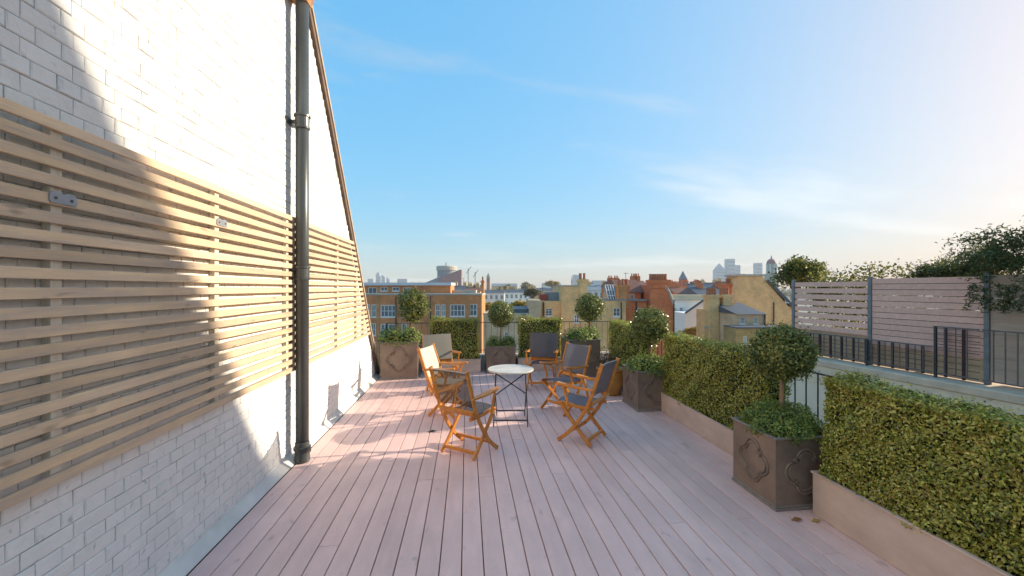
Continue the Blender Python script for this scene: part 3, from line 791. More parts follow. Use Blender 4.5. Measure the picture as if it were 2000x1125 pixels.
for s in (-1, 1):
    CH['upright', s] = ribbon(up_path, 0.040, s * HW - 0.012, s * HW + 0.012).mesh('upright', teak_m)
    yy = s * (HW - 0.027)
    CH['leg', s] = ribbon(leg_path, 0.040, yy - 0.012, yy + 0.012).mesh('leg', teak_m)
    CH['seat_rail', s] = ribbon([(-0.21, 0.415), (0.0, 0.415), (0.17, 0.430), (0.245, 0.425)], [0.034, 0.040, 0.042, 0.028], s * (HW - 0.053) - 0.012, s * (HW - 0.053) + 0.012).mesh('seat_rail', teak_m)
    ya = s * (HW + 0.012)
    pl = [(-0.265, ya - 0.018), (-0.255, ya + 0.022 ), (0.02, ya + 0.030), (0.17, ya + 0.032), (0.205, ya + 0.018), (0.205, ya - 0.022), (0.17, ya - 0.030), (0.0, ya - 0.024)]
    arm = MB().prism(pl, 2, 0.628, 0.652)
    arm.v = [(x, y, z_ + 0.0 + 0.035 * max(0, x) / 0.2 * 0.8) for x, y, z_ in arm.v]
    CH['armrest', s] = arm.mesh('armrest', teak_m)
    ys_ = s * (HW + 0.026)
    CH['arm_strut', s] = ribbon([(0.125, 0.648), (0.085, 0.53), (0.055, 0.405)], 0.030, ys_ - 0.010, ys_ + 0.010).mesh('arm_strut', teak_m)
CH['stretcher_rear'] = MB().box(-0.165, -0.135, -HW + 0.039, HW - 0.039, 0.045, 0.078).mesh('stretcher', teak_m)
CH['stretcher_front'] = MB().box(0.075, 0.10, -HW + 0.012, HW - 0.012, 0.095, 0.125).mesh('stretcher', teak_m)
CH['back_rail'] = ribbon([(-0.222, 0.50), (-0.188, 0.455)], 0.022, -HW + 0.012, HW - 0.012).mesh('back_rail', teak_m)
CH['back_sling'] = sling([(-0.322, 0.905), (-0.255, 0.71), (-0.192, 0.525)], HW - 0.012, 0.028, 'back')
CH['seat_sling'] = sling([(-0.195, 0.437), (0.02, 0.435), (0.235, 0.449)], HW - 0.042, 0.018, 'seat')
pale_seam = mat('pale_seam', (0.50, 0.47, 0.42), rough=0.6)
CH['seam'] = seam_tube(-0.326, 0.908, HW - 0.012, 0.026).mesh('top_seam', pale_seam)
CH['wide_back'] = sling([(-0.300, 0.935), (-0.232, 0.72), (-0.165, 0.515)], HW + 0.020, 0.012, 'back')
grey_wood = mat('silvered_teak', (0.42, 0.36, 0.30), (0.32, 0.26, 0.21), rough=0.6, scale=5, stretch=(2, 9, 3))
def chair(label, x, y, face, fab, wide=False):
    t = thing('folding_chair', label, 'chair', (x, y, 0.001), math.atan2(face[1], face[0]), 'folding teak armchairs round the table')
    for s in (-1, 1):
        for k in ('upright', 'leg', 'seat_rail', 'armrest', 'arm_strut'): link(k, CH[k, s], t, bevel=0.004)
    link('stretcher', CH['stretcher_rear'], t, bevel=0.003); link('stretcher', CH['stretcher_front'], t, bevel=0.003)
    link('back_rail', CH['back_rail'], t, bevel=0.003)
    b = CH['wide_back' if wide else 'back_sling'].build('back_sling', fab, t, smooth=True)
    if not wide: link('top_seam', CH['seam'], b)
    CH['seat_sling'].build('seat_sling', fab, t, smooth=True)
    return t
charcoal = fabric_mat('charcoal_sling', (0.075, 0.07, 0.085), 0.06, 0.2)  # one fabric
bluegrey = fabric_mat('bluegrey_sling', (0.13, 0.13, 0.155), 0.05, 0.2)
olive = fabric_mat('dark_olive_mesh', (0.04, 0.034, 0.02), 0.24, 0.3)
sunlit_cream = fabric_mat('sunlit_cream_sling', (0.60, 0.56, 0.48), 0.05, 0.25)  # full sunlight on the sling, put into the colour
khaki = fabric_mat('sun_grazed_sling', (0.23, 0.215, 0.18), 0.06, 0.25)  # same fabric with grazing sunlight put into the colour
chair('nearest folding chair, seen from behind, with see-through dark mesh back', 0.016, 4.435, (0.61, 0.79), olive)
chair('folding chair with back toned cream by sunlight, left of the nearest chair', -0.27, 5.82, (0.94, -0.34), sunlit_cream)
chair('folding chair with back toned khaki by grazing sun in front of the far left hedge', -0.42, 7.02, (0.36, -0.93), khaki, True)
chair('folding chair with flat charcoal back in front of the far hedge', 1.30, 7.03, (-0.30, -0.95), charcoal, True)
chair('folding chair with grey back right of the table, facing the camera', 1.36, 5.75, (-0.86, -0.51), bluegrey)
chair('right hand folding chair seen from the side behind the table', 1.345, 4.655, (-0.75, 0.66), bluegrey)

# fallen leaves on the deck
for x, y, s_, lab in ((2.47, 2.83, 0.05, 'dry brown leaf on the deck at the nearest planter foot'), (2.60, 2.80, 0.042, 'yellow fallen leaf on the deck by the trough corner'), (-0.42, 5.06, 0.06, 'small dark fallen leaf on the deck beside the chairs')):
    fl = MB().add([(x - s_, y, 0.004), (x, y - s_ * 0.5, 0.014), (x + s_, y + 0.01, 0.006), (x, y + s_ * 0.5, 0.016), (x, y, 0.005)], [(0, 1, 4), (1, 2, 4), (2, 3, 4), (3, 0, 4)]).build('fallen_leaf', mat('leaf_' + lab.split()[1], {'brown': (0.30, 0.13, 0.04), 'fallen': (0.45, 0.32, 0.05), 'dark': (0.06, 0.06, 0.03)}[lab.split()[1]], rough=0.6))
    tag(fl, lab, 'leaf', 'fallen leaves on the deck')

# ================================================================== NEIGHBOUR'S TERRACE ON THE RIGHT
F0 = Vector((8.13, 9.54, 0)); F1 = Vector((8.66, 5.20, 0)); fd = (F1 - F0).normalized(); frz = math.atan2(fd.y, fd.x)
# local frame: +x runs towards the camera along the fence, +y runs away from our deck
nb_ = thing('neighbour_building', 'pale rendered neighbour building under the slatted fence on the right', 'building', (F0.x, F0.y, GROUND), frz)
HB = -GROUND
MB().box(-1.4, 16, -0.30, 9.0, 0, HB - 0.02).build('wall', cream_m, nb_)
MB().box(-1.45, 16.05, -0.34, 0.32, HB - 0.0195, HB + 0.13).build('parapet_coping', coping_m, nb_, bevel=0.02)
MB().box(-1.43, 16.02, -0.318, -0.3005, HB - 0.42, HB - 0.02).build('stained_band', parapet_m, nb_, label='stained render band under the coping')
MB().box(-1.4, 16, 0.325, 9.0, HB - 0.0195, HB + 0.05).build('roof_terrace', coping_m, nb_)
PZ = 0.131
def post_grey(parent, x, z1):
    MB().box(x - 0.035, x + 0.035, 0.085, 0.155, PZ, z1).build('post', grey_iron_m, parent, bevel=0.004)
def fence(label, xa, xb, zlo, ztop, n, fill, mt, posts, lower=None):
    t = thing('slatted_fence', label, 'fence', (F0.x, F0.y, 0), frz, 'fence panels along the neighbour terrace')
    h = (ztop - zlo) / n
    me = MB().box(xa + 0.042, xb - 0.042, 0.108, 0.130, 0, h * fill).mesh('slat', mt)
    for k in range(n):
        o = link('slat', me, t); o.location = (0, random.uniform(-0.002, 0.002), zlo + k * h)
    for p in posts: post_grey(t, p, ztop + 0.03)
    if fill > 0.85:                                 # dark backing laths close the gaps from behind
        bl = MB().box(xa + 0.045, xb - 0.045, 0.134, 0.146, 0, h * 0.5).mesh('backing_lath', dark_m)
        for k in range(n - 1):
            if k in (6, 8): continue
            o = link('backing_lath', bl, t); o.location = (0, 0, zlo + k * h + h * 0.72)
    if lower:
        k2 = 4; hh = (zlo - PZ - 0.008) / k2
        mb = MB().box(xa + 0.042, xb - 0.042, 0.135, 0.150, 0, hh * 0.98).mesh('lower_board', lower)
        for k in range(k2):
            o = link('lower_board', mb, t); o.location = (0, random.uniform(-0.002, 0.002), PZ + 0.01 + k * hh)
    return t
fence('far fence panel with open gaps between mauve brown slats', 0, 1.80, 0.74, 1.93, 8, 0.74, comp_m, (0.0,), tan_board_m)
fence('middle fence panel of close set mauve brown slats', 1.80, 3.62, 0.55, 1.955, 12, 0.92, comp_m, (1.80,), tan_board_m)
fence('near fence panel of close tan boards behind the tall railing', 3.62, 8.5, 0.20, 1.97, 9, 0.985, mat('tan_panel', (0.50, 0.37, 0.29), (0.42, 0.305, 0.24), rough=0.65, scale=3, stretch=(0.6, 6, 6), piece=0.05), (3.62, 6.2), None)
def low_rail(label, xa, xb, h, grid, post_x, sp=0.125):
    t = thing('terrace_railing', label, 'railing', (F0.x, F0.y, PZ), frz, 'black railings along the neighbour terrace')
    rail_m = mat('brown_railing', (0.17, 0.135, 0.135), (0.11, 0.085, 0.085), rough=0.5, scale=5)
    MB().box(xa, xb, -0.06, -0.03, h - 0.02, h).build('top_rail', rail_m, t)
    MB().box(xa, xb, -0.055, -0.035, 0.075, 0.095).build('bottom_rail', rail_m, t)
    n = int((xb - xa) / sp); me = MB().box(-0.007, 0.007, -0.052, -0.038, 0.096, h - 0.021).mesh('baluster', rail_m)
    for k in range(1, n):
        o = link('baluster', me, t); o.location = (xa + (xb - xa) * k / n, 0, 0)
    pm = MB().box(-0.018, 0.018, -0.063, -0.027, 0, h + 0.001).mesh('post', iron_m)
    for p in post_x:
        o = link('post', pm, t); o.location = (p, 0, 0)
    if grid:
        k = int((h - 0.1) / 0.115)
        wm = MB().tube([(xa, -0.02, 0), (xb, -0.02, 0)], 0.005, 5).mesh('trellis_wire', iron_m)
        for q in range(1, k + 1):
            o = link('trellis_wire', wm, t); o.location = (0, 0, 0.095 + q * (h - 0.115) / (k + 1))
        ub = MB().box(-0.020, 0.020, 0.02, 0.045, 0.02, h - 0.03).mesh('upright_lath', mat('dark_red_lath', (0.10, 0.035, 0.035), (0.06, 0.03, 0.035), rough=0.8))
        for q in range(int((xb - xa) / 0.25)):
            o = link('upright_lath', ub, t); o.location = (xa + 0.12 + q * 0.25, 0, 0)
low_rail('low trellised railing in front of the far and middle fence panels', -0.6, 2.95, 0.56, True, (-0.58, 0.55, 1.85))
low_rail('taller trellised railing section beside the grey fence post', 2.99, 3.60, 0.93, True, (3.01,))
low_rail('tall plain railing in front of the near tan fence panel', 3.64, 9.0, 0.93, False, (5.2, 6.9, 8.6), 0.135)

def put0(x, y, z_): return np.array((fd.x * x - fd.y * y, fd.y * x + fd.x * y, z_))
def loc_f(x, y, z):
    v = F0 + fd * x + Vector((-fd.y, fd.x, 0)) * y
    return (v.x, v.y, z)
def big_tree(name, label, loc, r, n, leaf, m, trunk_h, cat='tree', group=None, clumps=14, rough=0.2, aspect=0.5, thick=0.09, spread=0.95):
    """Tapered trunk, limbs, and a crown of leaf clumps with gaps between them."""
    t = thing(name, label, cat, loc, 0, group)
    tk = MB().tube([(0, 0, 0), (0.03 * r[0], 0.02, trunk_h * 0.5), (0.0, 0.05 * r[1], trunk_h)], [thick * 1.3, thick, thick * 0.7], 8).build('trunk', bark_m, t)
    c = np.array((0, 0, trunk_h + r[2] * 0.55)); Ps = []; Ns = []; lm = MB()
    for k in range(clumps):
        d = rng.normal(size=3); d /= np.linalg.norm(d); d[2] = abs(d[2]) * 0.9 - 0.25
        cc = c + d * np.array(r) * rng.uniform(0.35, 0.85); rr = np.array(r) * rng.uniform(0.24, 0.45)
        lm.tube([(0, 0.05 * r[1], trunk_h * 0.92), tuple((cc * 0.6 + c * 0.4)), tuple(cc)], [thick * 0.5, thick * 0.28, thick * 0.08], 5)
        P, N = ball_points(cc, rr, n // clumps, 0.15, 1.1, rough)
        Ps.append(P); Ns.append(N * 0.6 + np.array([0, 0, 0.5]))
    lm.build('limb', bark_m, tk)
    leaves('crown', np.concatenate(Ps), np.concatenate(Ns), leaf, m, t, spread, aspect)
    return t
l1 = (9.62, 11.05, 0.2)
big_tree('garden_tree', 'bushy pale green tree behind the far end of the slatted fence', l1, (0.92, 0.8, 0.78), 5200, 0.085, LEAF_LIME, 1.45, clumps=22, aspect=0.55, thick=0.05)
for k, (x, y, w, h, lab) in enumerate(((1.0, 0.9, 0.95, 0.22, 'leafy climber showing over the far slatted fence panel'), (2.6, 0.9, 0.75, 0.18, 'sparse climber along the top of the middle fence panel'))):
    t = thing('climbing_plant', lab, 'plant', loc_f(x, y, 0.05))
    st = MB()
    for q in range(5): st.tube([(-0.3 + 0.15 * q, 0, 0), (-0.4 + 0.2 * q, 0.02, 1.1), (-0.5 + 0.25 * q, 0.0, 1.9)], [0.015, 0.012, 0.006], 5)
    st.build('stems', bark_m, t)
    Ps = []
    for q in range(34): Ps.append(put0(rng.uniform(-w, w), rng.uniform(-0.5, 0.3), rng.uniform(0.8, 1.86 + h) if q % 3 else 1.86 + rng.uniform(-0.2, h)) + rng.normal(0, 0.11, (95, 3)))
    if k == 0:
        for q in range(40): Ps.append(put0(rng.uniform(-0.9, 0.7), rng.uniform(-0.4, 0.0), rng.uniform(0.7, 1.85)) + rng.normal(0, 0.10, (60, 3)))
    P = np.concatenate(Ps); leaves('leaves', P, rng.normal(0, 0.4, P.shape) + np.array([0, 0, 0.5]), 0.075, LEAF_LIME, t, 0.9, 0.5)
# big feathery shrub hanging over the fence, near right
t = thing('overhanging_shrub', 'big feathery dark green shrub hanging over the near fence', 'shrub', loc_f(4.15, 0.75, 0.05))
st = MB(); Ps = []; Ns = []
nv = Vector((-fd.y, fd.x, 0))
def put(x, y, z_): return np.array((fd.x * x + nv.x * y, fd.y * x + nv.y * y, z_))
for q in range(9):
    a = -1.2 + q * 0.33; e = put(a, -0.2 + 0.1 * (q % 3), 2.0 + 0.25 * math.sin(q))
    st.tube([tuple(put(0.1 * (q - 4) * 0.3, 0, 0)), tuple(put(a * 0.5, 0, 1.3)), tuple(e)], [0.035, 0.025, 0.01], 6)
for q in range(230):
    x = rng.uniform(-1.75, 2.2); top = 2.12 + 0.62 * min(1, max(0, (x + 1.6) / 1.7)) + rng.normal(0, 0.07)
    bot = 1.93 - 0.42 * min(1, max(0, (x + 0.8) / 1.2))
    cpt = put(x, rng.uniform(-1.15, 0.2) if x > -0.7 else rng.uniform(-0.3, 0.4), rng.uniform(bot, top))
    dr = put(*(rng.normal(0, 1, 2)), rng.normal(0, 0.25)); dr /= np.linalg.norm(dr)
    s_ = rng.uniform(-0.28, 0.28, 95)
    P = cpt + dr * s_[:, None] + rng.normal(0, 0.055, (95, 3)) - np.array([0, 0, 1]) * (s_ ** 2)[:, None] * 0.6
    Ps.append(P); Ns.append(rng.normal(0, 0.4, P.shape) + np.array([0, 0, 0.7]))
for q in range(16):                                  # trailing shoots
    x = rng.uniform(-0.7, 1.9); z0 = 1.75
    s_ = rng.uniform(0, 1, 70)
    Ps.append(put(x, -0.95, z0) + np.outer(s_, put(rng.uniform(-0.2, 0.5), -0.02, -0.42)) + rng.normal(0, 0.03, (70, 3))); Ns.append(rng.normal(0, 1, (70, 3)))
st.build('stems', bark_m, t)
leaves('leaves', np.concatenate(Ps), np.concatenate(Ns), 0.075, LEAF_DARK, t, 0.7, 0.28)

# unseen house added at the right: gable shaped to shade near wall and deck
red = brick_mat('red_brick', (0.70, 0.19, 0.065), (0.58, 0.15, 0.05), (0.52, 0.28, 0.17))
gh = thing('shade_house', 'unseen brick gable, shaped to cast shade, beyond the right edge of the picture', 'house', (10.2, 0, GROUND))
def gy(zz): return 4.12 + (7.40 - zz) * 0.655
gp = [(-0.6, 0.0), (6.1, 0.0), (6.1, 20.35), (gy(4.45), 20.45), (gy(7.6), 23.6), (2.2, 23.6), (-0.6, 20.0)]
MB().prism(gp, 0, 0, 0.5).build('gable', red, gh)
MB().box(0.51, 7, -0.4, 4.0, 0, 19.5).build('body', red, gh)

# ================================================================== THE CITY
CP, SP = math.cos(PSI), math.sin(PSI)
def at(px, py, d):
    """Surveyed point: picture position and distance -> lateral, distance, height."""
    return ((px - 1000) * d / 800.0, d, EYE - (py - 562.0) * d / 800.0)
def world_xy(u, v): return (u * CP + v * SP, -u * SP + v * CP)
glass_m = mat('far_glass', (0.10, 0.125, 0.15), (0.20, 0.22, 0.24), rough=0.15, scale=0.7, lo=0.4, hi=0.6)
frame_m = mat('white_frame', (0.86, 0.83, 0.78), rough=0.6, scale=2)
slate_m = mat('slate', (0.10, 0.11, 0.13), (0.07, 0.075, 0.09), rough=0.6, scale=3, stretch=(1, 1, 6))
redtile_m = mat('red_tile', (0.24, 0.10, 0.065), (0.16, 0.065, 0.045), rough=0.8, scale=3, stretch=(1, 1, 6))
pot_red = mat('chimney_pot_clay', (0.45, 0.17, 0.08), (0.34, 0.12, 0.06), rough=0.8, scale=4)
stucco_m = mat('white_stucco', (0.80, 0.78, 0.73), (0.74, 0.72, 0.67), rough=0.85, scale=0.6)
stone_m = mat('pale_stone', (0.50, 0.45, 0.37), (0.40, 0.36, 0.30), rough=0.85, scale=1)
orange_b = brick_mat('orange_brick', (0.62, 0.27, 0.09), (0.52, 0.20, 0.07), (0.5, 0.33, 0.2))
brown_b = brick_mat('russet_brick', (0.70, 0.25, 0.085), (0.60, 0.195, 0.07), (0.55, 0.32, 0.18))
yel_b = brick_mat('london_stock', (0.80, 0.50, 0.215), (0.68, 0.415, 0.18), (0.68, 0.50, 0.31))
grey_b = brick_mat('grey_stock', (0.68, 0.46, 0.28), (0.57, 0.375, 0.225), (0.6, 0.46, 0.33))
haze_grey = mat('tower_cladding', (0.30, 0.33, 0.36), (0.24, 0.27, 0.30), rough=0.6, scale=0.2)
pink_m = mat('pink_roof', (0.42, 0.19, 0.17), (0.32, 0.15, 0.14), rough=0.7, scale=0.4)
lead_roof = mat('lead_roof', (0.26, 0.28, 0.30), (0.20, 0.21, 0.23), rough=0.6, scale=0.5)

def bthing(name, label, cat, px, d, group=None):
    u = (px - 1000) * d / 800.0
    x, y = world_xy(u, d)
    t = thing(name, label, cat, (x, y, GROUND), -PSI, group)
    t['u0'] = u; t['d0'] = d
    return t
def rect(t, x0, x1, y0, y1, d=None):
    """Picture rectangle on the plane at distance d -> local x0,x1,z0,z1 of thing t."""
    d = d or t['d0']
    a = at(x0, y0, d); b = at(x1, y1, d)
    return a[0] - t['u0'], b[0] - t['u0'], b[2] - GROUND, a[2] - GROUND
def facade(t, X0, X1, Z0, Z1, y, wins, m, depth, nm='wall'):
    """Front wall with real window openings, plus the body behind it."""
    th = 0.18
    xs = sorted({X0, X1} | {min(max(v, X0), X1) for w in wins for v in w[:2]}); zs = sorted({Z0, Z1} | {min(max(v, Z0), Z1) for w in wins for v in w[2:4]})
    mb = MB()
    vid = {}
    def V(i, j):
        if (i, j) not in vid: vid[i, j] = len(mb.v); mb.v.append((xs[i], y, zs[j]))
        return vid[i, j]
    for i in range(len(xs) - 1):
        for j in range(len(zs) - 1):
            cx_, cz_ = (xs[i] + xs[i + 1]) / 2, (zs[j] + zs[j + 1]) / 2
            if any(w[0] < cx_ < w[1] and w[2] < cz_ < w[3] for w in wins): continue
            mb.f.append((V(i, j), V(i + 1, j), V(i + 1, j + 1), V(i, j + 1)))
    for w in wins:
        a, b, c_, d_ = w[:4]
        mb.add([(a, y, c_), (b, y, c_), (b, y, d_), (a, y, d_), (a, y + th, c_), (b, y + th, c_), (b, y + th, d_), (a, y + th, d_)], [(0, 1, 5, 4), (1, 2, 6, 5), (2, 3, 7, 6), (3, 0, 4, 7)])
    e = 0.0
    yb_ = y + depth
    mb.add([(X0, y, Z0), (X1, y, Z0), (X1, yb_, Z0), (X0, yb_, Z0), (X0, y, Z1), (X1, y, Z1), (X1, yb_, Z1), (X0, yb_, Z1)], [(1, 2, 6, 5), (2, 3, 7, 6), (3, 0, 4, 7), (4, 5, 6, 7)])
    return mb.build(nm, m, t)
def window(t, w, y, nx=2, nz=2, fm=None, bar=0.07, sill=True):
    a, b, c_, d_ = w
    pane_y = y + 0.14
    fr = MB()
    fr.box(a, a + bar, y + 0.05, pane_y, c_, d_); fr.box(b - bar, b, y + 0.05, pane_y, c_, d_)
    fr.box(a + bar, b - bar, y + 0.05, pane_y, c_, c_ + bar); fr.box(a + bar, b - bar, y + 0.05, pane_y, d_ - bar, d_)
    k = bar * 0.6
    for i in range(1, nx):
        x = a + (b - a) * i / nx; fr.box(x - k / 2, x + k / 2, y + 0.07, pane_y, c_ + bar, d_ - bar)
    for j in range(1, nz):
        z_ = c_ + (d_ - c_) * j / nz; fr.box(a + bar, b - bar, y + 0.08, pane_y, z_ - k / 2, z_ + k / 2)
    if sill: fr.box(a - 0.06, b + 0.06, y - 0.07, y + 0.045, c_ - 0.09, c_ - 0.002)
    o = fr.build('window', fm or frame_m, t)
    MB().box(a, b, pane_y + 0.001, pane_y + 0.03, c_, d_).build('pane', glass_m, o)
    return o
def simple_block(t, r, y0, y1, m, nm='wall', zbase=None, parent=None):
    return MB().box(r[0], r[1], y0, y1, r[2] if zbase is None else zbase, r[3]).build(nm, m, parent or t)
def chimney(t, r, y0, y1, m, npots, parent=None, cap=0.25):
    x0, x1, z0, z1 = r
    mb = MB().box(x0, x1, y0, y1, z0, z1 - cap)
    mb.box(x0 - 0.08, x1 + 0.08, y0 - 0.08, y1 + 0.08, z1 - cap + 0.001, z1)
    o = mb.build('chimney', m, parent or t)
    for k in range(npots):
        x = x0 + (x1 - x0) * (k + 0.5) / npots
        if parent is None or parent.parent is None:
            MB().lathe([(0.15, z1), (0.17, z1 + 0.06), (0.13, z1 + 0.1), (0.115, z1 + 0.5), (0.15, z1 + 0.52), (0.14, z1 + 0.58)], 10, (x, (y0 + y1) / 2, 0)).build('chimney_pot', pot_red, o)
    return o
def gable_roof(t, x0, x1, y0, y1, z0, z1, m, axis='x', nm='roof'):
    if axis == 'x': o = MB().prism([(y0 - 0.2, z0), (y1 + 0.2, z0), ((y0 + y1) / 2, z1)], 0, x0 - 0.15, x1 + 0.15)
    else: o = MB().prism([(x0 - 0.2, z0), (x1 + 0.2, z0), ((x0 + x1) / 2, z1)], 1, y0 - 0.15, y1 + 0.15)
    return o.build(nm, m, t)
def pipe_far(t, px, y0, y1, d, y=-0.12):
    a = rect(t, px, px, y0, y1, d)
    MB().tube([(a[0], y, a[2]), (a[0], y, a[3])], 0.07, 6).build('drainpipe', iron_m, t)

# 1. russet apartment block, left
D = 55.0
t = bthing('apartment_block', 'long russet brick flat roofed apartment block with white windows, at left', 'building', 800, D)
wpx = [(714, 723, 594, 619, 2), (725, 735, 594, 619, 2), (743, 773, 595, 619, 4), (786, 795, 595, 619, 2), (850, 860, 594, 618, 2), (862, 870, 594, 618, 2), (879, 908, 594, 618, 4), (917, 932, 593, 617, 2), (672, 700, 594, 619, 4),
       (714, 721, 631, 655, 2), (723, 734, 631, 655, 2), (743, 773, 632, 656, 4), (784, 794, 631, 655, 2), (850, 860, 631, 655, 2), (862, 870, 631, 655, 2), (879, 908, 632, 656, 4), (917, 932, 631, 655, 2), (672, 700, 631, 655, 4),
       (725, 734, 667, 691, 2), (743, 773, 668, 692, 4), (784, 794, 668, 691, 2), (850, 870, 668, 691, 3), (879, 908, 668, 692, 4),
       (725, 734, 704, 728, 2), (743, 773, 704, 728, 4), (784, 794, 704, 728, 2)]
wins = [rect(t, a, b, c_, d_) for a, b, c_, d_, n in wpx]
r = rect(t, 620, 941, 576, 600); X0, X1, ZT_ = r[0], r[1], r[3]
facade(t, X0, X1, 0, ZT_, 0, wins, brown_b, 7)
for w, q in zip(wins, wpx): window(t, w, 0, q[4], 2 if q[4] < 4 else 2, bar=0.12)
MB().box(X0 - 0.05, X1 + 0.06, -0.08, 7.05, ZT_ + 0.001, ZT_ + 0.22).build('parapet_cap', stone_m, t)
r2 = rect(t, 620, 880, 557, 576, 58); 
w2 = [rect(t, a, b, c_, d_, 58) for a, b, c_, d_ in ((719, 736, 561, 575), (743, 757, 560, 568), (766, 780, 560, 568), (787, 803, 561, 575), (680, 700, 561, 575))]
facade(t, r2[0], r2[1], ZT_ + 0.23, r2[3], 3.0, w2, brown_b, 3.8, 'attic_wall')
for w in w2: window(t, w, 3.0, 2, 1, bar=0.09)
ra = rect(t, 618, 882, 551.5, 557, 58)
MB().box(ra[0], ra[1], 2.6, 6.95, ra[2] + 0.002, ra[3]).build('white_fascia', mat('pale_fascia', (0.60, 0.62, 0.64), (0.52, 0.54, 0.57), rough=0.6, scale=0.4), t)
for px in (773.5, 841, 709): pipe_far(t, px, 578, 760, D)
for px in (735, 778, 840, 872, 912):
    r = rect(t, px, px + 6, 577, 770); MB().box(r[0], r[1], -0.06, -0.001, 0.0, ZT_ - 0.02).build('pilaster', orange_b, t)
rb = rect(t, 884, 930, 566, 575, 60); MB().box(rb[0], rb[1], 4.5, 6.5, ZT_ + 0.23, rb[3]).build('roof_plant', stone_m, t)
rc = rect(t, 936.5, 942, 547, 577); chimney(t, (rc[0], rc[1], ZT_ + 0.23, rc[3]), 3, 4.2, brown_b, 1)

# 2. brown house with blank rear wall, centre left
D = 34.0
t = bthing('brick_house', 'grey brown brick house with dark roof edge behind the small ball tree', 'house', 1000, D)
wins = [rect(t, 985, 993, 647, 664), rect(t, 982, 991, 636, 640)]
r = rect(t, 944, 1056, 614, 620)
facade(t, r[0], r[1], 0, r[3], 0, wins[:1], grey_b, 7); window(t, wins[0], 0, 2, 2)
rr2 = rect(t, 1000, 1037, 603.5, 613.5); MB().box(rr2[0], rr2[1], 0.3, 6, r[3] + 0.001, rr2[3]).build('roof', slate_m, t)
rr3 = rect(t, 1033, 1057, 586, 614); simple_block(t, rr3, 0.1, 6, grey_b, 'stair_wall', r[3] + 0.002)
rv = rect(t, 950, 956, 612, 616); MB().box(r[0] - 0.05, rect(t, 1032, 1032, 0, 1)[0], -0.06, 0.25, r[3] + 0.001, r[3] + 0.12).build('coping', stone_m, t)
MB().lathe([(0.12, 0), (0.2, 0.08), (0.2, 0.35), (0.08, 0.45)], 10, (rect(t, 1023, 1023, 0, 1)[0], -0.2, rect(t, 0, 1, 619, 624)[2])).build('wall_lamp', iron_m, t)

# 3. yellow stock house with tall stair block and chimney
D = 38.0
t = bthing('stock_brick_house', 'yellow brick house with a tall block and chimney behind the far hedge', 'house', 1100, D)
wl_ = [(1066, 1080, 602, 617.5, 2, 3), (1066, 1080, 640, 656, 2, 3)]
r = rect(t, 1050, 1097, 588, 600)
wins = [rect(t, *q[:4]) for q in wl_]; facade(t, r[0], r[1], 0, r[3], 0.5, wins, yel_b, 8)
for w, q in zip(wins, wl_): window(t, w, 0.5, 2, 3)
r = rect(t, 1096.5, 1134, 559, 600); ww = rect(t, 1121, 1132, 613.5, 630)
facade(t, r[0], r[1], 0, r[3], 0, [ww], yel_b, 8, 'stair_block'); window(t, ww, 0, 2, 2, bar=0.1)
MB().box(r[0] - 0.05, r[1] + 0.05, -0.06, 8.05, r[3] + 0.001, r[3] + 0.12).build('coping', stone_m, t)
r = rect(t, 1131.5, 1147, 545, 600); chimney(t, (r[0], r[1], 8, r[3]), -0.15, 1.2, yel_b, 2)
r = rect(t, 1148, 1224, 587, 600); ww = rect(t, 1199, 1213.5, 601, 618)
facade(t, r[0], r[1], 0, r[3], 0.3, [ww, rect(t, 1165, 1178, 601, 618)], yel_b, 8, 'rear_wall'); window(t, ww, 0.3, 2, 2); window(t, rect(t, 1165, 1178, 601, 618), 0.3, 2, 2)
MB().box(r[0], r[1], 0.22, 0.55, r[3] + 0.001, r[3] + 0.14).build('coping', lead_roof, t)
pipe_far(t, 1062, 590, 690, D, 0.35); pipe_far(t, 1214.5, 590, 690, D, 0.15)
r = rect(t, 1070, 1099, 571, 587.5); simple_block(t, r, 2, 5, lead_roof, 'roof_hut')
r = rect(t, 1057, 1073, 575, 587.5); simple_block(t, r, 1.8, 4, mat('red_panel', (0.40, 0.06, 0.04), rough=0.6), 'red_box')
# glazed attic of white bars
r = rect(t, 1188, 1208, 556, 587, 40)
ga = MB().prism([(1.8, r[2]), (3.4, r[3]), (4.2, r[3]), (4.2, r[2])], 0, r[0], r[1]).build('glazed_attic', glass_m, t)
fb = MB()
for k in range(5):
    x = r[0] + (r[1] - r[0]) * k / 4; fb.tube([(x, 1.74, r[2]), (x, 3.34, r[3])], 0.04, 4)
for k in range(4):
    q = k / 3; fb.tube([(r[0], 1.74 + 1.6 * q, r[2] + (r[3] - r[2]) * q), (r[1], 1.74 + 1.6 * q, r[2] + (r[3] - r[2]) * q)], 0.04, 4)
fb.build('glazing_bars', frame_m, ga)
r = rect(t, 1208, 1224, 556, 588, 39); chimney(t, (r[0], r[1], r[2], r[3]), 1, 2.2, orange_b, 2)

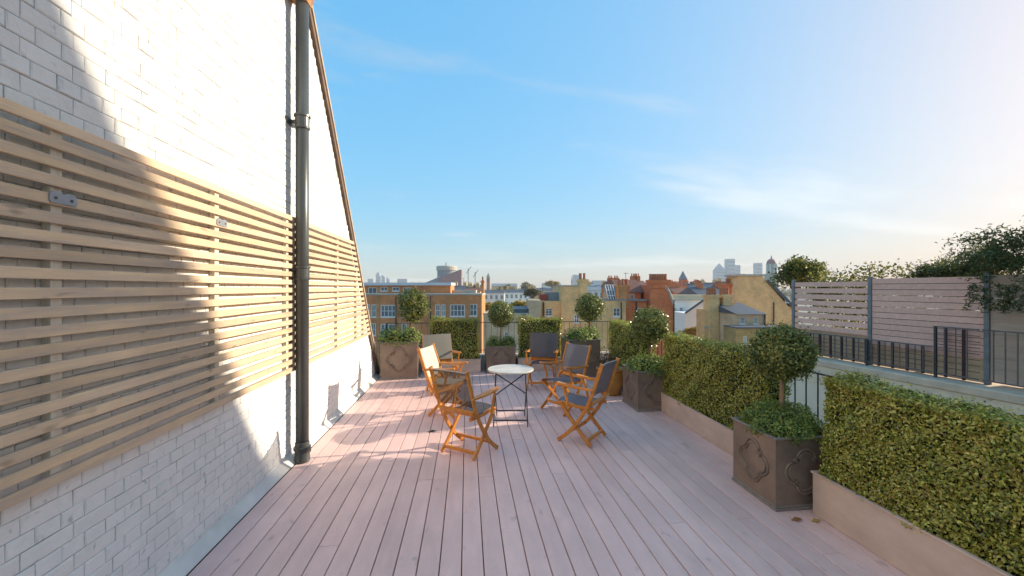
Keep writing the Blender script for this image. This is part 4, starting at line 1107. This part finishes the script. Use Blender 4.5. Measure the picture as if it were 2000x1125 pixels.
# 4. red brick gabled house with the broad chimney
D = 40.0
t = bthing('red_brick_house', 'orange red brick house with a broad chimney stack of many pots', 'house', 1270, D)
wl_ = [(1245, 1262, 602, 614), (1240, 1252, 640, 655)]
r = rect(t, 1224.5, 1266, 587, 600); wins = [rect(t, *q) for q in wl_]
facade(t, r[0], r[1], 0, r[3], 0.4, wins, red, 5, 'rear_wing')
for w in wins: window(t, w, 0.4, 2, 1, bar=0.1)
MB().box(r[0], r[1], 0.1, 0.42, r[3] + 0.001, r[3] + 0.16).build('gutter', lead_roof, t)
dz = rect(t, 1236, 1252, 572, 586); 
facade(t, rect(t, 1226, 1226, 0, 1)[0], rect(t, 1262, 1262, 0, 1)[0], r[3] + 0.17, rect(t, 0, 1, 571, 580)[3], 1.6, [rect(t, 1239, 1249, 574, 586)], red, 5, 'attic_wall')
window(t, rect(t, 1239, 1249, 574, 586), 1.6, 2, 1, bar=0.09)
gx0, gx1, gz0, gz1 = rect(t, 1216, 1270, 548, 571)
MB().prism([(1.4, gz0), (9, gz0), (6.0, gz1 + 0.2), (4.5, gz1 + 0.2)], 0, gx0, gx1).build('roof', redtile_m, t)
r = rect(t, 1268, 1314, 578, 600)
mbx = MB().prism([(r[0], 0), (r[1], 0), (r[1], r[3] - 0.9), (r[1] - 0.5, r[3] + 0.4), (r[1] - 0.9, rect(t, 0, 1, 556, 560)[3]), (rect(t, 1270, 1270, 0, 1)[0], rect(t, 0, 1, 556, 560)[3]), (r[0], r[3] + 0.2)], 1, -0.3, 4)
mbx.build('gable_wall', red, t)
MB().tube([(r[1] + 0.02, -0.34, r[3] - 0.9), (r[1] - 0.48, -0.34, r[3] + 0.4), (r[1] - 0.88, -0.34, rect(t, 0, 1, 557, 560)[3])], 0.13, 6).build('verge', stone_m, t)
r = rect(t, 1270, 1305, 546, 562); chimney(t, r, -0.42, 1.1, red, 7, cap=0.35)
pipe_far(t, 1313, 585, 700, D, -0.42); pipe_far(t, 1244.5, 589, 640, D, 0.25)
r = rect(t, 1219, 1228, 556, 600, 40.5); chimney(t, (r[0], r[1], r[2], r[3]), 0.2, 1.3, orange_b, 2)

# 5. white stucco terrace
D = 62.0
t = bthing('white_stucco_house', 'white stucco terrace with cream cornice beyond the red brick house', 'house', 1350, D)
wl_ = []
for yy in (600, 621, 641, 662, 684):
    for xx in (1314.5, 1328, 1350, 1371): wl_.append((xx, xx + 6, yy, yy + 9.5))
wins = [rect(t, *q) for q in wl_]; r = rect(t, 1296, 1400, 586, 600)
facade(t, r[0], r[1], 0, r[3], 0, wins, stucco_m, 5)
for w in wins: window(t, w, 0, 2, 2, bar=0.06)
rr_ = rect(t, 1305, 1400, 576, 586); MB().box(rr_[0], rr_[1], 1.5, 4.5, r[3] + 0.001, rr_[3]).build('attic_wall', mat('cream_attic', (0.60, 0.50, 0.33), rough=0.85, scale=0.5), t)
MB().box(r[0] - 0.1, r[1] + 0.1, -0.3, 0.3, r[3] + 0.001, r[3] + 0.25).build('cornice', stone_m, t)
rb = rect(t, 1315, 1385, 610.5, 612); MB().box(r[0], r[1], -0.12, -0.001, rb[2], rb[3]).build('string_course', stucco_m, t)
rs = rect(t, 1338, 1382, 580, 611, 56)
MB().prism([(rs[0], rs[2] - 0.01), (rs[1], rs[2] - 0.01), (rs[1], rs[3])], 1, -6.0, -5.7).build('gable_end', stucco_m, t)
MB().box(rs[0], rs[1], -6.0, -0.32, 0, rs[2] - 0.02).build('side_wing', stucco_m, t)
MB().tube([(rs[0], -6.05, rs[2]), (rs[1], -6.05, rs[3])], 0.14, 4).build('roof_edge', slate_m, t)
t = bthing('slate_roof_house', 'low house with broad dark slate roof behind the white stucco terrace', 'house', 1405, 80.0)
r = rect(t, 1366, 1436, 560, 576); simple_block(t, (r[0], r[1], 0, r[2]), 0, 10, stucco_m, 'wall'); gable_roof(t, r[0], r[1], 0, 10, r[2] + 0.001, r[3], slate_m)
for a in (1383, 1424):
    q = rect(t, a, a + 9, 553, 566); chimney(t, q, 4, 5.5, red, 3)

# 6. yellow house with twin chimney stacks
D = 36.0
t = bthing('twin_chimney_house', 'yellow brick house with twin chimney breasts and red pots', 'house', 1410, D)
wins = [rect(t, 1403, 1409.5, 650, 666)]; r = rect(t, 1376, 1438, 604, 640)
facade(t, r[0], r[1], 0, r[3], 0, wins, yel_b, 1.6); window(t, wins[0], 0, 2, 2)
for a, b in ((1383, 1401), (1409, 1426)):
    q = rect(t, a, b, 575, 610); chimney(t, (q[0], q[1], 10, q[3]), -0.35, 0.9, yel_b, 4)
q = rect(t, 1376, 1440, 637, 641); MB().box(q[0] - 0.05, q[1], -0.10, -0.001, q[2], q[3]).build('string_course', stone_m, t)
q = rect(t, 1401, 1409, 586, 604); simple_block(t, q, 0.2, 1.2, yel_b, 'parapet', r[3] + 0.001)
q = rect(t, 1426, 1438, 589, 604); simple_block(t, q, 0.2, 1.2, yel_b, 'parapet', r[3] + 0.001)
pipe_far(t, 1436, 640, 690, D)

# 7. small slate roofed house
D = 33.0
t = bthing('small_slate_house', 'small yellow brick house with a low slate roof and two white windows', 'house', 1466, D)
wl_ = [(1446, 1455.5, 619, 632), (1472, 1480.5, 619, 632)]
wins = [rect(t, *q) for q in wl_]; r = rect(t, 1438.5, 1493, 613, 640)
facade(t, r[0], r[1], 0, r[3], 0, wins, grey_b, 5)
for w in wins: window(t, w, 0, 3, 2, bar=0.05)
q = rect(t, 1436, 1495, 600, 613); MB().prism([(-0.25, r[3] + 0.001), (5.2, r[3] + 0.001), (3.8, q[3] + 0.25)], 0, q[0], q[1]).build('roof', slate_m, t)
t2 = thing('yard_wall', 'ochre rendered yard wall with one white window under the slate roofed house', 'wall', t.location, -PSI); t2['u0'] = t['u0']; t2['d0'] = 31.0
w = rect(t2, 1452, 1459.5, 656, 676); q = rect(t2, 1437, 1560, 641, 660)
facade(t2, q[0], q[1], 0, q[3], -2.0, [w], brick_mat('ochre_wall', (0.44, 0.29, 0.11), (0.37, 0.235, 0.09), (0.38, 0.28, 0.15)), 1.8); window(t2, w, -2.0, 2, 2)
MB().box(q[0], q[1], -2.08, -0.2, q[3] + 0.001, q[3] + 0.1).build('coping', slate_m, t2)
pipe_far(t, 1492, 613, 640, D)

# 8. big yellow gable with broad stack
D = 46.0
t = bthing('tall_gabled_house', 'tall yellow brick gable with a broad top and slate slope at right', 'house', 1490, D)
r = rect(t, 1437, 1560, 598, 640); tp = rect(t, 1440, 1490, 539, 560); sl = rect(t, 1490, 1540, 548, 598)
mb = MB().prism([(r[0], 0), (r[1], 0), (r[1], r[3]), (sl[1], sl[2]), (tp[1] + 0.3, sl[3]), (tp[1], tp[3]), (tp[0] + 0.15, tp[3]), (tp[0] - 0.1, tp[2]), (r[0], tp[2] - 1.2)], 1, 0, 2.5)
mb.build('gable_wall', yel_b, t)
MB().prism([(sl[1] + 0.5, sl[2] - 0.3), (sl[1] + 0.75, sl[2] - 0.1), (tp[1] + 0.55, sl[3] + 0.12), (tp[1] + 0.3, sl[3] + 0.001)], 1, -0.25, 2.7).build('roof', slate_m, t)
MB().box(tp[0] - 0.1, tp[1] + 0.15, -0.15, 2.6, tp[3] + 0.001, tp[3] + 0.22).build('coping', stone_m, t)
q = rect(t, 1532, 1537, 578, 590); window(t, q, -0.2, 2, 2)
q = rect(t, 1432, 1440, 553, 600); chimney(t, q, 1, 2.2, red, 2)
pipe_far(t, 1510, 590, 640, D)

# far rows of houses that close the middle distance
rowcol = {'y': (yel_b, 'yellow brick'), 'r': (red, 'red brick'), 'w': (stucco_m, 'white'), 'g': (grey_b, 'brown brick'), 'o': (orange_b, 'orange brick')}
ROWS = [  # px0, px1, ridge y, eave y, distance, wall, roof, label
    (934, 985, 566, 572, 150, 'w', slate_m, 'pale far terrace just right of the apartment block'),
    (986, 1040, 565, 571, 165, 'w', slate_m, 'pale far terrace above the yellow autumn tree'),
    (1148, 1192, 556, 566, 120, 'w', lead_roof, 'long pale roofed building behind the yellow house chimney'),
    (1040, 1100, 562, 568, 190, 'y', slate_m, 'far yellow terrace behind the roof hut'),
    (1190, 1222, 549, 560, 90, 'r', redtile_m, 'red roofed house behind the glazed attic'),
    (1238, 1268, 547, 560, 75, 'o', redtile_m, 'steep red roofed house left of the broad chimney'),
    (1306, 1330, 556, 566, 110, 'r', slate_m, 'red house peeping out right of the broad chimney'),
    (1318, 1345, 560, 572, 95, 'r', redtile_m, 'red house beneath the turret'),
    (1344, 1376, 553, 566, 130, 'o', slate_m, 'brick house right of the turret'),
    (1376, 1412, 551, 563, 150, 'g', slate_m, 'brown house below the paired towers'),
    (1410, 1440, 549, 562, 140, 'y', redtile_m, 'yellow house below the tallest tower'),
    (1100, 1135, 556, 565, 210, 'y', redtile_m, 'far house left of the yellow chimney'),
    (880, 912, 557, 566, 130, 'y', slate_m, 'cream house behind the apartment block roof, nearest the pink roof'),
    (908, 938, 560, 569, 115, 'y', redtile_m, 'cream house at the right end of the apartment block roof'),
    (1060, 1096, 552, 557, 420, 'w', lead_roof, 'very far long pale building left of the stock brick block'),
    (1160, 1240, 547, 554, 380, 'w', lead_roof, 'very far long pale building right of the tall chimney'),
    (960, 1010, 553, 558, 400, 'y', lead_roof, 'very far low building right of the brick spire'),
    (1290, 1336, 549, 556, 300, 'y', lead_roof, 'very far building left of the turret'),
]
for k, (a, b, yr, ye, d, wc, rm, lab) in enumerate(ROWS):
    m_, cn = rowcol[wc]
    t = bthing('far_house', lab, 'house', (a + b) / 2, d, 'far houses in the middle distance')
    q = rect(t, a, b, yr, ye); dp = 8 if d < 200 else 16
    nwin = max(2, int((b - a) / 9)); wins = []
    if d < 200:
        for i in range(nwin):
            xx = q[0] + (q[1] - q[0]) * (i + 0.5) / nwin
            for zz in (q[2] - 2.3, q[2] - 5.3): wins.append((xx - 0.5, xx + 0.5, zz, zz + 1.6))
    facade(t, q[0], q[1], 0, q[2], 0, wins, m_, dp)
    for w in wins: window(t, w, 0, 2, 2, bar=0.1)
    rf = gable_roof(t, q[0], q[1], 0, dp, q[2] + 0.001, q[3], rm)
    if d < 200:
        for xx in (q[0] + 0.6, q[1] - 1.6):
            mb = MB().box(xx, xx + 1.1, dp * 0.45, dp * 0.58, q[2], q[3] + 0.9)
            for z_ in range(3): mb.lathe([(0.12, q[3] + 0.9), (0.1, q[3] + 1.4)], 7, (xx + 0.2 + 0.35 * z_, dp * 0.515, 0))
            mb.build('chimney', red if wc in 'ro' else yel_b, rf)

for px, d, y0, y1, lab in ((1222, 60, 532, 556, 'thin television aerial above the glazed attic'), (1278, 70, 538, 550, 'thin television aerial behind the broad chimney'), (1060, 48, 560, 590, 'thin aerial pole beside the red roof box'), (905, 90, 543, 566, 'thin aerial mast behind the apartment block')):
    t = bthing('roof_aerial', lab, 'aerial', px, d); q = rect(t, px, px, y0, y1)
    mb = MB().tube([(0, 0, 0 if d < 50 else 0), (0, 0, q[3])], 0.035, 5)
    for k in range(5): mb.tube([(-0.4 + 0.08 * k, 0.25 * k - 0.5, q[3] - 0.1), (0.4 - 0.08 * k, 0.25 * k - 0.5, q[3] - 0.1)], 0.018, 4)
    mb.tube([(0, -0.55, q[3] - 0.1), (0, 0.55, q[3] - 0.1)], 0.02, 4)
    mb.build('mast', iron_m, t)

# skyline
def tower(label, px0, px1, ytop, d, depth, m, cap=None, bands=0, name='tower_block'):
    t = bthing(name, label, 'tower', (px0 + px1) / 2, d)
    q = rect(t, px0, px1, ytop, 560)
    mb = MB()
    if cap == 'point':
        w = (q[1] - q[0]) / 2; mb.box(q[0], q[1], 0, depth, 0, q[3] - w * 1.6)
        mb.add([(q[0], 0, q[3] - w * 1.6), (q[1], 0, q[3] - w * 1.6), (q[1], depth, q[3] - w * 1.6), (q[0], depth, q[3] - w * 1.6), ((q[0] + q[1]) / 2, depth / 2, q[3])], [(0, 1, 4), (1, 2, 4), (2, 3, 4), (3, 0, 4)])
    elif cap == 'slope':
        mb.prism([(q[0], 0), (q[1], 0), (q[1], q[3] - (q[1] - q[0]) * 0.6), (q[0] + (q[1] - q[0]) * 0.3, q[3]), (q[0], q[3])], 1, 0, depth)
    else: mb.box(q[0], q[1], 0, depth, 0, q[3])
    mb.build('shaft', m, t)
    n = 9
    bm_ = MB().box(q[0] - 0.3, q[1] + 0.3, -0.4, -0.05, 0, (q[3]) / n * 0.35).mesh('window_band', glass_m)
    for k in range(2, n - (2 if cap else 0)):
        o = link('window_band', bm_, t); o.location = (0, 0, q[3] * k / n)
    return t
TD = 1500
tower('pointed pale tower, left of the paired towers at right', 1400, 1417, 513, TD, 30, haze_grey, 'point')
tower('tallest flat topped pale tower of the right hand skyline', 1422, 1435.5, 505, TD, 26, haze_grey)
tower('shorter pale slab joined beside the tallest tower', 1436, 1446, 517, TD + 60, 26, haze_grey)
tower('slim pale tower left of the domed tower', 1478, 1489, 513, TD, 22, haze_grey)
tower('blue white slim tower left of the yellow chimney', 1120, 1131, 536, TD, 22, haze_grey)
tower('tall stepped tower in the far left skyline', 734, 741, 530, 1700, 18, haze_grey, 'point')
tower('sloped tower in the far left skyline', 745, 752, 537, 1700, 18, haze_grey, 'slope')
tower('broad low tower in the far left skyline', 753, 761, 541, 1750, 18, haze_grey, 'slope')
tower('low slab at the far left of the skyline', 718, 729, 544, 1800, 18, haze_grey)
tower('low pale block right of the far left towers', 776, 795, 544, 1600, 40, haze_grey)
# exhibition hall: drum tower with a raking pink roof
t = bthing('exhibition_hall', 'grey drum building with a raking pink roof above the apartment block', 'building', 870, 420.0)
q = rect(t, 850, 888, 527, 560); cx_, rad = (q[0] + q[1]) / 2, (q[1] - q[0]) / 2
MB().lathe([(rad, 0), (rad, q[3])], 28, (cx_, rad + 2, 0)).build('drum', lead_roof, t)
q2 = rect(t, 848, 890, 518, 527); MB().lathe([(rad * 1.08, q2[2]), (rad * 1.1, q2[3] - 1.2), (rad * 1.02, q2[3])], 28, (cx_, rad + 2, 0)).build('crown_ring', stone_m, t)
q3 = rect(t, 826, 903, 527, 556); MB().prism([(q3[0], q3[2]), (q3[1], q3[2] - 6), (q3[1] + 0.2, q3[3]), (q3[1] - 1.5, q3[3])], 1, -8, -2).build('pink_roof', pink_m, t)
q4 = rect(t, 826, 860, 541, 556); MB().prism([(q4[0] - 2, 0), (q4[1], 0), (q4[1], q4[3]), (q4[0] - 2, q4[2] - 0.5)], 1, -9, -8.1).build('glass_front', lead_roof, t)
q5 = rect(t, 868, 870, 511, 519); MB().tube([(q5[0], rad, q5[2]), (q5[0], rad, q5[3])], 0.5, 5).build('mast', iron_m, t)
# crane masts
for px, y0, lab in ((914.5, 524, 'thin construction crane right of the pink roof'), (928, 531, 'second thin crane mast nearer the brick spire')):
    t = bthing('tower_crane', lab, 'crane', px, 400.0); q = rect(t, px - 0.4, px + 0.4, y0, 560)
    MB().tube([(0, 0, 0), (0, 0, q[3])], 0.35, 4).build('mast', iron_m, t)
    MB().tube([(-2, 0, q[3] - 5), (3, 0, q[3] + 2)], 0.25, 4).build('jib', iron_m, t)
def spire(label, px, ytop, yshoulder, ybase, w, d, m, mr, name='church_spire'):
    t = bthing(name, label, 'spire', px, d); q = rect(t, px - w / 2, px + w / 2, yshoulder, ybase); tp = rect(t, px, px, ytop, ybase)
    a = (q[1] - q[0]) / 2; c0 = (q[0] + q[1]) / 2
    MB().box(q[0], q[1], 0, 2 * a, 0, q[3]).build('tower', m, t)
    MB().add([(q[0] - a * .15, -a * .15, q[3]), (q[1] + a * .15, -a * .15, q[3]), (q[1] + a * .15, 2.15 * a, q[3]), (q[0] - a * .15, 2.15 * a, q[3]), (c0, a, tp[3])], [(0, 1, 4), (1, 2, 4), (2, 3, 4), (3, 0, 4), (3, 2, 1, 0)]).build('spire', mr, t)
    o = MB().box(c0 - a * .35, c0 + a * .35, -0.06, -0.002, q[3] - a * 2.4, q[3] - a * 0.8).build('belfry_opening', glass_m, t)
spire('slender brown brick spire right of the cranes', 953.5, 532, 541, 560, 6.5, 330, orange_b, stone_m)
spire('stone turret with pointed lead roof behind the red brick house', 1336, 528, 545, 572, 11, 110, red, lead_roof, 'corner_turret')
spire('tiny far spire left of the blue white tower', 1117, 537, 549, 560, 2.5, 500, stone_m, stone_m)
# domed tower
t = bthing('domed_tower', 'pale stone domed tower at the right end of the skyline', 'tower', 1512, 260.0)
q = rect(t, 1503.5, 1520.5, 515, 560); a = (q[1] - q[0]) / 2
MB().box(-a * 1.05, a * 1.05, 0, 2.1 * a, 0, q[3] - a * 2.2).build('base', stone_m, t)
dm = MB().lathe([(a, q[3] - a * 2.2), (a, q[3]), (a * 1.08, q[3]), (a * 1.08, q[3] + a * .12)], 20, (0, a, 0)).build('drum', stone_m, t)
for k in range(8):
    an = k * math.pi / 4; MB().tube([(a * 1.03 * math.cos(an), a + a * 1.03 * math.sin(an), q[3] - a * 2.1), (a * 1.03 * math.cos(an), a + a * 1.03 * math.sin(an), q[3] - 0.05)], a * .1, 6).build('column', stucco_m, dm)
MB().lathe([(a * math.cos(x_), q[3] + a * .13 + a * 1.15 * math.sin(x_)) for x_ in np.linspace(0, 1.45, 9)] + [(a * .14, q[3] + a * 1.35), (a * .14, q[3] + a * 1.6), (a * .02, q[3] + a * 2.1)], 20, (0, a, 0)).build('dome', pink_m, t)

# background trees
def far_tree(label, px, ytop, w, d, m, n=1500, leaf=0.5, ratio=0.8, name='street_tree'):
    u = (px - 1000) * d / 800; x, y = world_xy(u, d); top = EYE - (ytop - 562) * d / 800 - GROUND
    r = w / 2 * d / 800; rz_ = r * ratio
    t_h = max(1.0, top - rz_ * 1.65)
    big_tree(name, label, (x, y, GROUND), (r, r, rz_), n, leaf, m, t_h, group='trees among the rooftops', clumps=12, thick=0.05 * t_h ** 0.6)
far_tree('golden autumn tree right of the apartment block', 962, 580, 44, 70, LEAF_GOLD, 2600, 0.38)
far_tree('bright yellow autumn tree above the brown house roof', 1018, 577, 40, 52, LEAF_GOLD, 2600, 0.32)
far_tree('olive autumn tree beside the far pale terrace', 1040, 556, 34, 95, LEAF_OLIVE, 1800, 0.5)
far_tree('small yellow tree in front of the white stucco terrace', 1352, 634, 34, 50, LEAF_GOLD, 1300, 0.3)
far_tree('far golden tree crown left of the blue white tower', 1079, 543, 26, 330, LEAF_GOLD, 1200, 1.6)
far_tree('far olive tree crown right of the brick spire', 1028, 546, 36, 360, LEAF_OLIVE, 1200, 1.8)
far_tree('far olive tree crown near the very far low building', 990, 549, 40, 350, LEAF_OLIVE, 1200, 1.8)
far_tree('far tree crown between the cranes', 930, 552, 30, 250, LEAF_OLIVE, 1000, 1.3)
far_tree('bare brownish tree crowns left of the turret', 1310, 545, 30, 260, LEAF_OLIVE, 1000, 1.2)
far_tree('tree crown right of the turret', 1362, 541, 30, 240, LEAF_OLIVE, 1200, 1.1)
far_tree('broad tree crown under the pointed tower', 1396, 545, 40, 250, LEAF_OLIVE, 1400, 1.2)
far_tree('tree crown under the tallest tower', 1452, 530, 28, 230, LEAF_OLIVE, 1000, 1.1)
# one wooded horizon band, a mass nobody could count
Ps = []
for k in range(420):
    d = rng.uniform(500, 1300); u = rng.uniform(-0.45, 0.75) * d; x, y = world_xy(u, d); h = rng.uniform(9, 17)
    c_ = np.array((x, y, GROUND + h * 0.6)); P, N = ball_points(c_, (h * 0.7, h * 0.7, h * 0.5), 60, 0.5, 1.05, 0.2); Ps.append(P)
P = np.concatenate(Ps)
leaves('far_wood', P, rng.normal(0, 0.5, P.shape) + np.array([0, 0, 0.5]), 4.2, LEAF_OLIVE, None, 0.9, 0.7)
tag(bpy.data.objects['far_wood'], 'far wooded belt of autumn trees along the horizon', 'woodland')

# haze over the city
hz_ = MB().box(-2600, 2600, -600, 2600, GROUND - 1, 126).build('haze', None, kind='stuff')
hm = bpy.data.materials.new('haze_air'); hm.use_nodes = True
hn, hl = hm.node_tree.nodes, hm.node_tree.links
hn.remove(hn['Principled BSDF'])
pv = hn.new('ShaderNodeVolumePrincipled'); pv.inputs['Color'].default_value = (0.90, 0.94, 1.0, 1); pv.inputs['Density'].default_value = 0.0003
pv.inputs['Anisotropy'].default_value = 0.0
hl.new(pv.outputs[0], hn['Material Output'].inputs['Volume'])
hz_.data.materials.append(hm)
